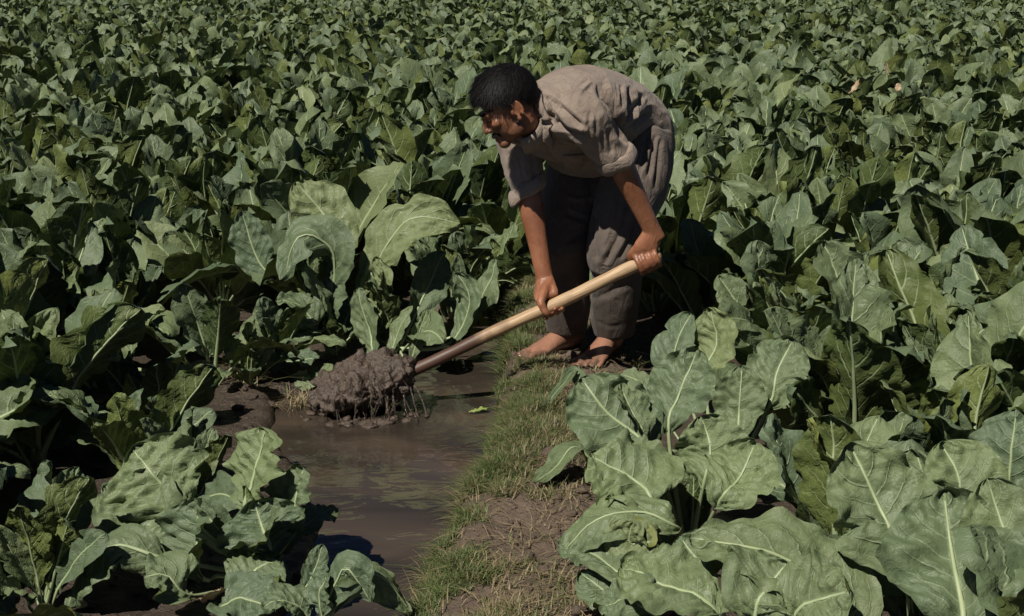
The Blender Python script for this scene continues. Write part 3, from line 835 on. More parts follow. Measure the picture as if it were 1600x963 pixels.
def person_body():
    parts = []
    AX = (HFW, HUP, HLT)
    E_ = lambda c, r, ax=AX, **k: parts.append(ellipsoid(hl(*c), ax, [q * HS for q in r], **k))
    E_((-.012, .032, 0), (.100, .088, .077), nu=32, nv=24)
    E_((.042, -.022, 0), (.056, .088, .060), nu=28, nv=20)
    E_((.030, -.062, 0), (.058, .045, .054))
    E_((.078, -.098, 0), (.022, .020, .026))
    for s in (-1, 1):
        E_((.066, -.022, .042 * s), (.024, .019, .018))
        E_((.020, -.070, .045 * s), (.036, .026, .014))
        E_((.078, -.001, .031 * s), (.0135, .012, .0135))
        E_((.103, -.037, .0115 * s), (.010, .0075, .0075))
        # ear: rim, lobe and back plate
        ea = (HFW * .94 + HUP * .2, HUP * .94 - HFW * .2 + HLT * .12 * s, HLT)
        E_((-.010, -.010, .079 * s), (.015, .027, .0055), ea)
        rim = [hl(-.010 + .0155 * math.cos(a) , -.010 + .027 * math.sin(a), (.0845 + .003 * math.cos(a + 2.5)) * s) for a in np.linspace(-.7, 4.3, 12)]
        parts.append(tube(rim, [.0036] * 12, 8, 2))
        E_((.000, -.040, .083 * s), (.009, .010, .005))
        E_((.012, -.015, .079 * s), (.006, .010, .006))
        # neck muscles
    parts.append(tube([hl(.083, .012, -.042), hl(.092, .018, -.02), hl(.092, .014, 0), hl(.092, .018, .02), hl(.083, .012, .042)], [.008, .0105, .009, .0105, .008], 10, 3))
    parts.append(tube([hl(.096, .010, 0), hl(.104, -.010, 0), hl(.113, -.027, 0), hl(.114, -.035, 0)], [.0078, .0078, .0088, .0095], 10, 3))
    parts.append(tube([hl(.088, -.067, -.024), hl(.099, -.064, -.009), hl(.1, -.066, 0), hl(.099, -.064, .009), hl(.088, -.067, .024)], [.004, .0062, .006, .0062, .004], 8, 3))
    parts.append(tube([hl(.086, -.078, -.020), hl(.096, -.079, 0), hl(.086, -.078, .020)], [.004, .007, .004], 8, 4))
    # neck and trunk core
    parts.append(loft([(hl(-.015, .0, 0), HLT, .050, .052), (hl(-.012, -.06, 0) , HLT, .052, .052), (neckB * .6 + hl(-.008, -.07, 0) * .4, HLT, .053, .054), (neckB, shL - shR, .062, .058), (shM, shL - shR, .11, .07)], 24, 5))
    parts.append(loft([(shM, shL - shR, .15, .07), (shM * .5 + pelvis * .5, LT + (shL - shR), .12, .08), (pelvis, LT, .13, .09), (pelvis - UP * .08 + FW * .02, LT, .11, .08)], 24, 5))
    # legs
    for h, k, a in ((hipL, kneeL, ankL), (hipR, kneeR, ankR)):
        s = LT
        parts.append(loft([(h, s, .075, .075), (h * .5 + k * .5, s, .066, .07), (k, s, .052, .055), (k * .65 + a * .35 - FW * .015, s, .05, .055), (k * .2 + a * .8, s, .036, .04), (a, s, .034, .042), (a - UP * .04, s, .034, .042)], 20, 4))
    # feet
    for heel, toe, a, sd in ((Vector((.376, 4.868, .1)), Vector((.252, 4.62, .1)), ankL, 1), (Vector((.246, 4.905, .1)), Vector((.034, 4.72, .1)), ankR, -1)):
        d = (toe - heel); L = d.length; d.normalize(); s = UP.cross(d)      # s: to the man's left
        zg = 0.100
        at = lambda t, z, o=0: Vector((heel.x, heel.y, 0)) + d * (L * t) + s * o + UP * (zg + z)
        parts.append(loft([(at(.02, .032), s, .024, .030), (at(.14, .040), s, .031, .040), (at(.30, .045), s, .034, .045), (at(.45, .037), s, .038, .036), (at(.60, .027), s, .044, .026), (at(.72, .020), s, .047, .020), (at(.80, .015), s, .044, .014)], 20, 4))
        parts.append(loft([(a + UP * .03, s, .034, .040), (a - UP * .03, s, .036, .046), (at(.22, .05), s, .032, .05)], 18, 4))
        for q in range(5):
            o = (-.036 + .0185 * q) * sd * 1.0
            big = q == 0
            tl = (1.02, 1.03, 1.0, .965, .92)[q]
            r = .0135 if big else (.0095, .0095, .009, .0085, .0085)[q]
            parts.append(tube([at(.70, .016, o * .9), at(tl * .90, r + .006, o * 1.06), at(tl - .035, r, o * 1.1), at(tl, r * .85, o * 1.1)], [r * 1.05, r, r * 1.05, r * .85], 10, 3))
        for z_ in (1, -1): parts.append(ellipsoid(a + s * .032 * z_ - UP * .012, (d, UP, s), (.016, .018, .012), 12, 8))
    # arms
    for sh, e, w, ins in ((shL, elL, wrL, 1), (shR, elR, wrR, -1)):
        ax = (w - e).normalized(); s = ax.cross(HAX).normalized()
        parts.append(loft([(sh, HAX, .055, .055), (sh * .5 + e * .5, HAX, .047, .047), (e, HAX, .042, .042), (e * .78 + w * .22, HAX, .041, .038), (e * .5 + w * .5, HAX, .035, .032), (e * .15 + w * .85, HAX, .030, .024), (w, HAX, .030, .021), (w + ax * .03, HAX, .031, .020)], 20, 4))
        for tt, oo, rr in ((.45, .030, .011), (.7, .024, .008)):
            parts.append(tube([e * .9 + w * .1 - HAX * .02, e * (1 - tt) + w * tt + HAX * oo * .6, w - HAX * .004], [.010, rr, .006], 8, 4))
    # hands closed on the handle: angles run round the handle, 0 = towards the camera, 90 = up
    e1 = Vector((0, -1, 0)); e1 = (e1 - HAX * e1.dot(HAX)).normalized()
    e2 = HAX.cross(e1); e2 = e2 if e2.z > 0 else -e2
    def hp(t, ang, r): return HANDLE_A + HAX * t + (e1 * math.cos(R(ang)) + e2 * math.sin(R(ang))) * r
    def hand(w, t0, dirn, angs, thumb, knr, spread=.0205):
        kn = []
        for q in range(4):                        # index .. little finger
            t = t0 + dirn * (1.5 - q) * spread
            r = (.0098, .0100, .0095, .0085)[q]
            L = (1.0, 1.06, 1.0, .9)[q]
            j = (0, 6, -3, 5)[q]
            pts = [hp(t, angs[0] + j * .5, HR + knr), hp(t + dirn * .001, (angs[0] + angs[1]) / 2 + j, HR + .0145), hp(t, angs[1] + j, HR + .0115), hp(t, (angs[1] + angs[2]) / 2 + j, HR + .0105), hp(t, angs[2] + j, HR + .009), hp(t, angs[3] * L + j, HR + .008)]
            parts.append(tube(pts, [r * 1.15, r * 1.0, r * 1.12, r * .97, r * 1.02, r * .8], 10, 3))
            kn.append(pts[0])
        c = (kn[1] + kn[2]) / 2
        ax = (c - w).normalized()
        out = (hp(t0, angs[0], 1) - hp(t0, angs[0], 0)).normalized()
        parts.append(loft([(w - ax * .01, HAX, .029, .020), (w * .6 + c * .4, HAX, .037, .019), (w * .25 + c * .75, HAX, .043, .0175), (c - out * .002, HAX, .042, .013)], 20, 4, .6))
        for q in range(4): parts.append(tube([w * .5 + kn[q] * .5 + out * .012, w * .2 + kn[q] * .8 + out * .008, kn[q] + out * .001], [.004, .0055, .0098], 8, 3))
        tp = [w * .75 + c * .25 + HAX * dirn * .018] + [hp(t0 + dirn * a, b, HR + cc) for a, b, cc in thumb]
        parts.append(tube(tp, [.017, .0150, .0125, .0122, .0095], 12, 4))
    hand(wrL, .006, 1, (62, -22, -95, -165), ((.036, 85, .022), (.048, 140, .013), (.047, 185, .012), (.040, 225, .011)), .014)
    tR = (P(856, 478, 4.55) - HANDLE_A).dot(HAX)
    hand(wrR, tR - .008, -1, (112, 190, 262, 318), ((-.020, 60, .020), (-.024, 22, .013), (-.022, -10, .0125), (-.016, -42, .011)), .014)
    co, fc, ed = voxel_union(parts, 0.0033, 2, 0.5)
    rel = co - np.array(headC)
    f_, u_, l_ = rel @ np.array(HFW) / HS, rel @ np.array(HUP) / HS, rel @ np.array(HLT) / HS
    hd = smooth(.19, .16, np.linalg.norm(rel, axis=1))
    # a little sculpting: eye sockets, mouth line
    n = normals_of(co, fc)
    dsp = np.zeros(len(co))
    for s in (-1, 1):
        dsp -= .0035 * np.exp(-(((u_ - .008) / .006) ** 2 + ((l_ - .030 * s) / .018) ** 2)) * (f_ > .05)
        dsp -= .003 * np.exp(-(((f_ - .003) / .007) ** 2 + ((u_ + .015) / .012) ** 2)) * (l_ * s > .07)      # ear hollow
    dsp -= .004 * np.exp(-(((u_ + .0715) / .0028) ** 2 + (l_ / .022) ** 2)) * (f_ > .07)
    co = co + n * (dsp * hd)[:, None]
    me = make_mesh('person', co, fc, [SKIN])
    beard = smooth(-.048, -.060, u_ + .35 * (f_ - .09)) * smooth(-.035, .0, f_) * (1 - .55 * np.exp(-((u_ + .03) / .02) ** 2))
    jaw = smooth(-.03, -.055, u_ - .18 * f_) * smooth(-.02, .005, f_) * .55
    side = smooth(.030, .012, np.abs(f_ - .022)) * smooth(-.09, -.05, u_) * smooth(.05, .02, u_) * smooth(.045, .06, np.abs(l_)) * .5
    mus = np.exp(-(((u_ + .0555) / .0055) ** 2)) * smooth(.032, .022, np.abs(l_)) * (f_ > .07) * 1.0
    scalp = smooth(.045, .062, u_ + .25 * f_) * 1.0 + smooth(-.02, -.05, f_) * smooth(-.05, -.02, u_)
    lip = np.exp(-(((u_ + .0715) / .011) ** 2 + (l_ / .024) ** 2)) * (f_ > .075)
    vcol(me, 'beard', np.clip(np.maximum.reduce([jaw, side, mus * .95, scalp]), 0, 1) * hd * (1 - .6 * lip))
    vcol(me, 'lip', np.clip(lip, 0, 1) * hd)
    vcol(me, 'sole', smooth(.150, .105, co[:, 2]))
    vcol(me, 'foot', smooth(.30, .2, co[:, 2]))
    return me
body_me = person_body()
man = link('person', body_me, label='barefoot person in grey-brown shirt and dark trousers bending over to dig with a spade', cat='person')

# ---- trousers
def build_trousers():
    parts = []
    fl = FW
    parts.append(loft([(pelvis + UP * .06 + FW * .05, LT, .145, .11), (pelvis - UP * .02 - FW * .00, LT, .172, .13, .125), (pelvis - UP * .13 - FW * .01, LT, .180, .135, .132), (pelvis - UP * .24 + FW * .04, LT, .168, .12, .12), (pelvis - UP * .30 + FW * .06, LT, .13, .09, .09)], 32, 5))
    for h, k, a, o in ((hipL, kneeL, ankL, 1), (hipR, kneeR, ankR, -1)):
        parts.append(loft([(h + UP * .02, LT, .105, .11), (h * .7 + k * .3 - FW * .01 + LT * .012 * o, LT, .115, .122), (h * .35 + k * .65 + LT * .010 * o, LT, .108, .115), (k - UP * .02, LT, .090, .098), (k * .7 + a * .3 - FW * .012, LT, .082, .092), (k * .38 + a * .62 - FW * .005, LT, .080, .088), (k * .12 + a * .88 , LT, .074, .082), (a + UP * .005, LT, .068, .078), (a - UP * .018, LT, .066, .076)], 28, 5, .12))
    co, fc, ed = voxel_union(parts, 0.0052, 6, 0.5)
    n = normals_of(co, fc)
    # hanging pleats from the waist, sagging folds towards the cuffs
    rel = co - np.array(pelvis)
    ang = np.arctan2(rel @ np.array(LT), rel @ np.array(FW))
    hz = co[:, 2]
    pl = np.sin(ang * 15 + 2.2 * fbm(ang * 1.5, hz * 3, 1.0, 2)) * .0058 * smooth(.50, .70, hz) * (0.4 + .6 * smooth(-.3, .4, rel @ np.array(-FW)))
    kx = fbm(co[:, 0] * 5.0 + co[:, 2] * 3.0, co[:, 1] * 5.0, co[:, 2] * 5.5, 2)
    rid = (1 - np.abs(kx) * 2.6)
    sag = .007 * np.clip(rid, -.4, 1) * smooth(.8, .5, hz)
    ring = .006 * np.sin(hz * 120 + 5 * fbm(co[:, 0] * 6, co[:, 1] * 6, hz * 3, 2)) * np.exp(-((hz - .27) / .05) ** 2)
    co = co + n * (pl + sag)[:, None]
    L = [([(1014, 207), (1008, 235), (1001, 268)], 3.6, -.016), ([(1024, 209), (1019, 240), (1012, 280)], 3.4, -.016), ([(1032, 215), (1028, 250), (1023, 300)], 3.0, -.012),
         ([(948, 267), (936, 290), (922, 318)], 4, .014), ([(882, 331), (900, 340), (920, 346)], 4, -.014), ([(884, 380), (902, 372), (922, 360)], 4, -.014), ([(884, 306), (905, 312), (930, 306)], 4, .010),
         ([(983, 315), (970, 362), (940, 420)], 4, -.016), ([(997, 335), (984, 375), (966, 408)], 3.5, -.014), ([(965, 310), (955, 350), (945, 385)], 4, .010), ([(930, 330), (925, 370), (932, 410)], 5, -.010),
         ([(920, 428), (940, 436), (968, 424)], 4, -.014), ([(918, 470), (940, 462), (985, 440)], 5, -.010), ([(930, 500), (950, 510), (972, 508)], 3, -.005)]
    co = creases(co, fc, L)
    co = relax(co, ed, 2, .4)
    me = make_mesh('trousers', co, fc, [PANTS])
    vcol(me, 'damp', smooth(.50, .22, co[:, 2] + .07 * fbm(co[:, 0] * 8, co[:, 1] * 8, co[:, 2] * 8, 3)))
    return link('trousers', me, man, label='dark baggy trousers with damp cuffs')
trousers = build_trousers()

# ---- shirt
def build_shirt():
    parts = []
    SL = shL - shR
    parts.append(loft([(pelvis - UP * .085 - FW * .050, LT, .185, .135, .128), (pelvis + UP * .0 - FW * .025, LT, .188, .145, .135), (pelvis * .72 + shM * .28 + UP * .045, LT, .175, .165, .142), (pelvis * .42 + shM * .58 + UP * .042, LT + SL, .184, .185, .140), (pelvis * .16 + shM * .84 + UP * .022, SL, .176, .165, .122), (shM + FW * .03 + UP * .010, SL, .145, .12, .096), (neckB + FW * .0 , SL, .094, .080, .080), (neckB * .70 + hl(-.008, -.07, 0) * .30, HLT, .074, .068, .070), (neckB * .42 + hl(-.008, -.07, 0) * .58, HLT, .062, .060, .061)], 40, 6, .3))
    for sh, e, w, o in ((shL, elL, wrL, 1), (shR, elR, wrR, -1)):
        ax = (e - sh).normalized()
        end = e + (w - e).normalized() * -.012
        parts.append(loft([(sh - ax * .02 - (shL - shR).normalized() * .05 * o, HAX, .080, .082), (sh + ax * .03, HAX, .080, .078), (sh * .55 + end * .45, HAX, .070, .066), (sh * .2 + end * .8, HAX, .060, .057), (end, HAX, .054, .050)], 28, 6, .15))
    # cloth hanging from the chest
    parts.append(loft([(shM * .75 + pelvis * .25 - UP * .04, LT + SL, .13, .10, .06), (shM * .55 + pelvis * .45 - UP * .125 + FW * .01, LT + SL, .14, .06, .05), (shM * .4 + pelvis * .6 - UP * .13, LT, .13, .05, .05)], 28, 5))
    co, fc, ed = voxel_union(parts, 0.0040, 6, 0.5)
    n = normals_of(co, fc)
    kx = fbm(co[:, 0] * 7 + co[:, 2] * 2, co[:, 1] * 7, co[:, 2] * 9, 3)
    co = co + n * (.0060 * np.clip(1 - np.abs(kx) * 3.2, -.4, 1))[:, None]
    L = [([(932, 130), (950, 160), (967, 195), (982, 228)], 7, -.036), ([(984, 133), (985, 168), (976, 204)], 4, -.020), ([(1005, 146), (990, 172), (980, 190)], 4, -.018), ([(1013, 176), (996, 190), (978, 203)], 4, -.019),
         ([(1025, 194), (1006, 210), (986, 226)], 3.6, -.012), ([(994, 150), (996, 170), (990, 186)], 3.5, .008), ([(948, 130), (950, 142), (951, 156)], 2.2, -.0028), ([(955, 128), (957, 141), (957, 155)], 2.2, -.0028), ([(962, 128), (964, 141), (963, 156)], 2.2, -.0028),
         ([(942, 128), (944, 140), (946, 150)], 2.2, -.0028), ([(970, 130), (972, 150), (970, 170)], 3, -.008),
         ([(850, 147), (880, 172), (912, 200)], 4, -.020), ([(855, 172), (884, 206), (922, 216)], 5.5, -.030), ([(862, 158), (890, 185), (915, 210)], 3, .008), ([(922, 172), (921, 195), (923, 216)], 3, -.007), ([(932, 180), (931, 196), (932, 212)], 3, -.005),
         ([(950, 200), (952, 220), (956, 240)], 3, -.007), ([(941, 205), (942, 222), (945, 242)], 3, -.006), ([(900, 150), (912, 138), (926, 127)], 3, .006), ([(925, 127), (905, 150), (900, 175)], 4, .005),
         ([(848, 232), (868, 250), (885, 262)], 4, -.010), ([(860, 240), (885, 240), (905, 246)], 4, .010), ([(812, 250), (815, 270), (820, 290)], 3, -.007), ([(832, 240), (834, 265), (838, 288)], 3, -.008), ([(800, 245), (806, 265), (808, 285)], 3, -.006)]
    co = creases(co, fc, L)
    co = relax(co, ed, 1, .4)
    me = make_mesh('shirt', co, fc, [SHIRT])
    o = link('shirt', me, man, label='faded grey-brown shirt with sleeves rolled to the elbow')
    bvh = BVHTree.FromPolygons([Vector(v) for v in co], fc)
    # rolled cuffs
    for e, w, sh, ctr in ((elL, wrL, shL, 1), (elR, wrR, shR, -1)):
        ax = ((w - e).normalized() + (e - sh).normalized()).normalized()
        sd = HAX; fr = sd.cross(ax).normalized()
        c0 = e - ax * .012
        V = []; K = 40; prof = [(-.026, .056), (-.028, .064), (-.016, .0685), (.004, .069), (.018, .066), (.024, .059), (.014, .052), (-.006, .050)]
        for q in range(K):
            a = 2 * math.pi * q / K
            wob = .0035 * math.sin(3 * a + 1) + .002 * math.sin(7 * a + ctr)
            tl = .010 * math.sin(a + .8) + .004 * math.sin(4 * a)
            for t, r in prof:
                V.append(np.array(c0 + ax * (t + tl) + sd * (math.cos(a) * (r * 1.01 + wob)) + fr * (math.sin(a) * (r * .93 + wob))))
        m = len(prof)
        fcs = [(q * m + i, q * m + (i + 1) % m, ((q + 1) % K) * m + (i + 1) % m, ((q + 1) % K) * m + i) for q in range(K) for i in range(m)]
        link('cuff', make_mesh('cuff', V, fcs, [SHIRT]), o)
    # collar: band round the neck and two pointed flaps
    cN = neckB * .40 + hl(-.008, -.07, 0) * .60
    ax = (hl(-.008, -.04, 0) - neckB).normalized()
    sd = (HLT - ax * HLT.dot(ax)).normalized(); fr = sd.cross(ax).normalized()
    if fr.dot(HFW) < 0: fr = -fr
    V = []; K = 40; m = 6
    for q in range(K):
        a = -2.35 + 4.7 * q / (K - 1)                       # open at the throat
        back = math.cos(a)
        for t, r in ((-.030, .070), (-.010, .066), (.014, .061), (.021, .065), (.008, .078), (-.034, .094)):
            hh = 1 + .25 * (1 - back) * (t < 0)
            V.append(np.array(cN + ax * (t * hh) + sd * (math.sin(a) * r) - fr * (math.cos(a) * r)))
    fcs = [(q * m + i, q * m + i + 1, (q + 1) * m + i + 1, (q + 1) * m + i) for q in range(K - 1) for i in range(m - 1)]
    me = make_mesh('collar', V, fcs, [SHIRT])
    co_ = link('collar', me, o); sdm = co_.modifiers.new('thick', 'SOLIDIFY'); sdm.thickness = .003; sdm.offset = 0
    for c in ([(828, 138), (845, 146), (857, 190), (836, 182)], [(838, 192), (862, 196), (862, 230), (846, 214)]):
        try:
            v, f = patch(bvh, c, 10, 10, .010, .004, .018)
            link('collar', make_mesh('collar', v, f, [SHIRT]), o)
        except Exception as ex: print('flap', ex)
    for c in ([(880, 243), (912, 240), (908, 262), (882, 264)],):
        try:
            v, f = patch(bvh, c, 10, 10, .005, .003, .008)
            link('pocket', make_mesh('pocket', v, f, [SHIRT]), o)
        except Exception as ex: print('pocket', ex)
    return o
shirt = build_shirt()

# ---- hair, brows, moustache: strands over a dark cap
def build_hair():
    rs = np.random.RandomState(3)
    V, Fc = [], []
    def strand(p0, d0, n0, L, w, curl):
        k = 4; base = len(V)
        side = d0.cross(n0).normalized() * w
        p = p0.copy(); d = d0.copy()
        for i in range(k):
            t = i / (k - 1)
            V.append(p + side * (1 - t * .85)); V.append(p - side * (1 - t * .85))
            d = (d + curl * .4).normalized(); p = p + d * (L / (k - 1))
        for i in range(k - 1): Fc.append((base + 2 * i, base + 2 * i + 1, base + 2 * i + 3, base + 2 * i + 2))
    def scalp(th, ph, grow=1.0):                 # th from crown, ph from forward
        f = math.sin(th) * math.cos(ph); l = math.sin(th) * math.sin(ph); u = math.cos(th)
        return hl(-.004 + .104 * f * grow, .034 + .097 * u * grow, .081 * l * grow), (HFW * (f / .105) + HUP * (u / .094) + HLT * (l / .081)).normalized()
    def edge(ph):                                # how far down the hair reaches
        a = abs(ph)
        return float(np.interp(a, [0, .55, 1.0, 1.35, 1.55, 1.75, 2.1, 3.15], [1.10, 1.12, 1.30, 1.78, 1.86, 1.62, 2.15, 2.35]))
    # cap
    capV, capF = [], []; nu, nv = 56, 22
    for j in range(nv):
        for i in range(nu):
            ph = -math.pi + 2 * math.pi * i / nu; ed = edge(ph)
            t = j / (nv - 1)
            p, n = scalp(max(.02, t * ed), ph, 1.04 + .055 * (1 - t ** 3) + .02 * vnoise(ph * 3, t * 6))
            capV.append(p)
    capF = [(j * nu + i, j * nu + (i + 1) % nu, (j + 1) * nu + (i + 1) % nu, (j + 1) * nu + i) for j in range(nv - 1) for i in range(nu)]
    capF.append(tuple(range(nu))[::-1])
    V += capV; Fc += capF
    for q in range(8000):
        ph = rs.uniform(-math.pi, math.pi); ed = edge(ph)
        th = math.acos(1 - rs.rand() * (1 - math.cos(ed)))
        p, n = scalp(th, ph, 1.075)
        top = max(0, math.cos(th))
        comb = HFW * (.9 * top + .25) - HUP * (.55 + .3 * (1 - top)) + HLT * .35 * math.copysign(1, math.sin(ph)) * (1 - top) + Vector(rs.normal(0, .28, 3))
        comb = comb - n * comb.dot(n)
        d = (comb.normalized() + n * rs.uniform(.12, .5)).normalized()
        L = .016 + .024 * top + (.018 if abs(ph) < 1.2 else 0)
        strand(p, d, n, L * rs.uniform(.6, 1.25), .0008, -n * .30)
    o = link('hair', make_mesh('hair', [np.array(v) for v in V], Fc, [HAIR]), man, label='short thick black hair')
    V.clear(); Fc.clear()
    bv = BVHTree.FromPolygons([v.co.copy() for v in body_me.vertices], [tuple(q.vertices) for q in body_me.polygons])
    def skin(u, l, lift):
        h = bv.ray_cast(hl(.25, u, l), -HFW)
        return h[0] + h[1] * lift, h[1]
    for s in (-1, 1):
        for q in range(260):
            l = rs.uniform(.010, .050); t = (l - .010) / .040
            p, n = skin(.0185 + .006 * math.sin(t * 2.4) + rs.normal(0, .0022), l * s, .0008)
            d = HLT * s * .9 + HUP * .25 + Vector(rs.normal(0, .15, 3)); d = (d - n * d.dot(n) + n * .15).normalized()
            strand(p, d, (n + Vector(rs.normal(0, .4, 3))).normalized(), .009, .0008, -n * .2)
        link('eyebrow', make_mesh('eyebrow', [np.array(v) for v in V], Fc, [HAIR]), man); V.clear(); Fc.clear()
    for q in range(620):
        l = rs.uniform(-.031, .031)
        p, n = skin(-.0535 - .006 * abs(l) / .03 + rs.normal(0, .003), l, .0008)
        d = HLT * math.copysign(.6, l) - HUP * .7 + Vector(rs.normal(0, .2, 3)); d = (d - n * d.dot(n) + n * .22).normalized()
        strand(p, d, (n + Vector(rs.normal(0, .5, 3))).normalized(), .008, .0009, -n * .2)
    link('moustache', make_mesh('moustache', [np.array(v) for v in V], Fc, [HAIR]), man); V.clear(); Fc.clear()
    for s in (-1, 1):                            # lowered lashes
        for q in range(70):
            l = .031 + rs.uniform(-.013, .013)
            p, n = skin(-.004, l * s, .0004)
            strand(p, (n * .7 - HUP * .6).normalized(), HUP, .006, .0009, Vector((0, 0, 0)))
        link('eyelashes', make_mesh('eyelashes', [np.array(v) for v in V], Fc, [HAIR]), man); V.clear(); Fc.clear()
build_hair()

# ------------------------------------------------------------------ spade
def wood_material():
    m = NT('worn_wood')
    g = m.attr('along'); o = m.coord('Object')
    cb = m.add('CombineXYZ'); m.put(cb.inputs[0], m.math('MULTIPLY', g, 1.6)); m.put(cb.inputs[1], m.attr('ca')); m.put(cb.inputs[2], m.attr('sa'))
    n = m.noise(5.0, 6, cb.outputs[0], 0.6, 0.5)
    c = m.mix(m.ss(n, 0.3, 0.7), (0.30, 0.185, 0.098), (0.52, 0.37, 0.215))
    c = m.mix(m.ss(m.noise(9.0, 3, o), 0.50, 0.70, 0, .65), c, (0.17, 0.095, 0.05))
    wet = m.ss(m.math('ADD', g, m.math('MULTIPLY', m.noise(20.0, 3, o), .06)), 0.66, 0.75)
    c = m.mix(m.math('MULTIPLY', wet, .95), c, (0.060, 0.026, 0.018))
    m.set(Base_Color=c, Roughness=m.ss(wet, 0, 1, 0.55, 0.5), Normal=m.bump(n, .3, .003))
    return m.m
def steel_material():
    m = NT('muddy_steel')
    o = m.coord('Object')
    n = m.noise(16.0, 5, o)
    m.set(Base_Color=m.mix(n, (0.06, 0.05, 0.045), (0.14, 0.11, 0.09)), Roughness=0.5, Metallic=0.5)
    return m.m
def build_spade():
    root = link('spade', None, label='long wooden-handled spade held by the bending person, blade under wet mud', cat='spade', loc=tuple(HANDLE_A + HAX * .9))
    inv = Matrix.Translation(-root.location)
    A = HANDLE_A - HAX * .034; L = .95
    pts = []; rad = []; al = []
    dn = Vector((0, 0, -1)); 
    n = 40
    for i in range(n + 1):
        t = i / n
        wob = .006 * math.sin(t * 3.1 + .3) - .006 * math.sin(.3)
        pts.append(A + HAX * (L * t) + UP * (.008 * math.sin(t * math.pi)) * 0 + Vector((0, .002 * math.sin(t * 9), .0025 * math.sin(t * 13))))
        rad.append(HR * (1 - .08 * t) * (1 + .025 * math.sin(t * 21) + .02 * math.sin(t * 53 + 1)))
    v, f = loft([(p, UP, r, r) for p, r in zip(pts, rad)], 20, 2, .5)
    h = make_mesh('handle', v, f, [wood_material()])
    vcol(h, 'along', np.clip(((v - np.array(A)) @ np.array(HAX)) / L, 0, 1))
    rr = v - np.array(A); rr = rr - np.outer(rr @ np.array(HAX), np.array(HAX)); vcol(h, 'ca', rr @ np.array(UP) * 60); vcol(h, 'sa', rr @ np.array((0, 1, 0)) * 60)
    o = link('handle', h, root); o.matrix_parent_inverse = inv
    st = steel_material()
    e = A + HAX * L
    sk = loft([(e - HAX * .015, UP, .027, .027), (e, UP, .026, .026), (e + HAX * .06, UP, .03, .016)], 16, 4, .2)
    o = link('socket', make_mesh('socket', *sk, [st]), root); o.matrix_parent_inverse = inv
    # dished, pointed blade
    sd = Vector((0.25, 1, 0)); sd = (sd - HAX * sd.dot(HAX)).normalized(); nn = HAX.cross(sd); nn = nn if nn.z > 0 else -nn
    V = []; nu, nv = 11, 12
    for j in range(nv):
        t = j / (nv - 1); w = .115 * (1 if t < .55 else math.sqrt(max(0, 1 - ((t - .55) / .46) ** 2)))
        for i in range(nu):
            u = -1 + 2 * i / (nu - 1)
            V.append(np.array(e + HAX * (.03 + .26 * t) + sd * (u * w) + nn * (.022 * u * u + .03 * t * t)))
    fc = [(j * nu + i, j * nu + i + 1, (j + 1) * nu + i + 1, (j + 1) * nu + i) for j in range(nv - 1) for i in range(nu - 1)]
    o = link('blade', make_mesh('blade', V, fc, [st]), root); o.matrix_parent_inverse = inv
    sm = o.modifiers.new('thick', 'SOLIDIFY'); sm.thickness = .004
build_spade()

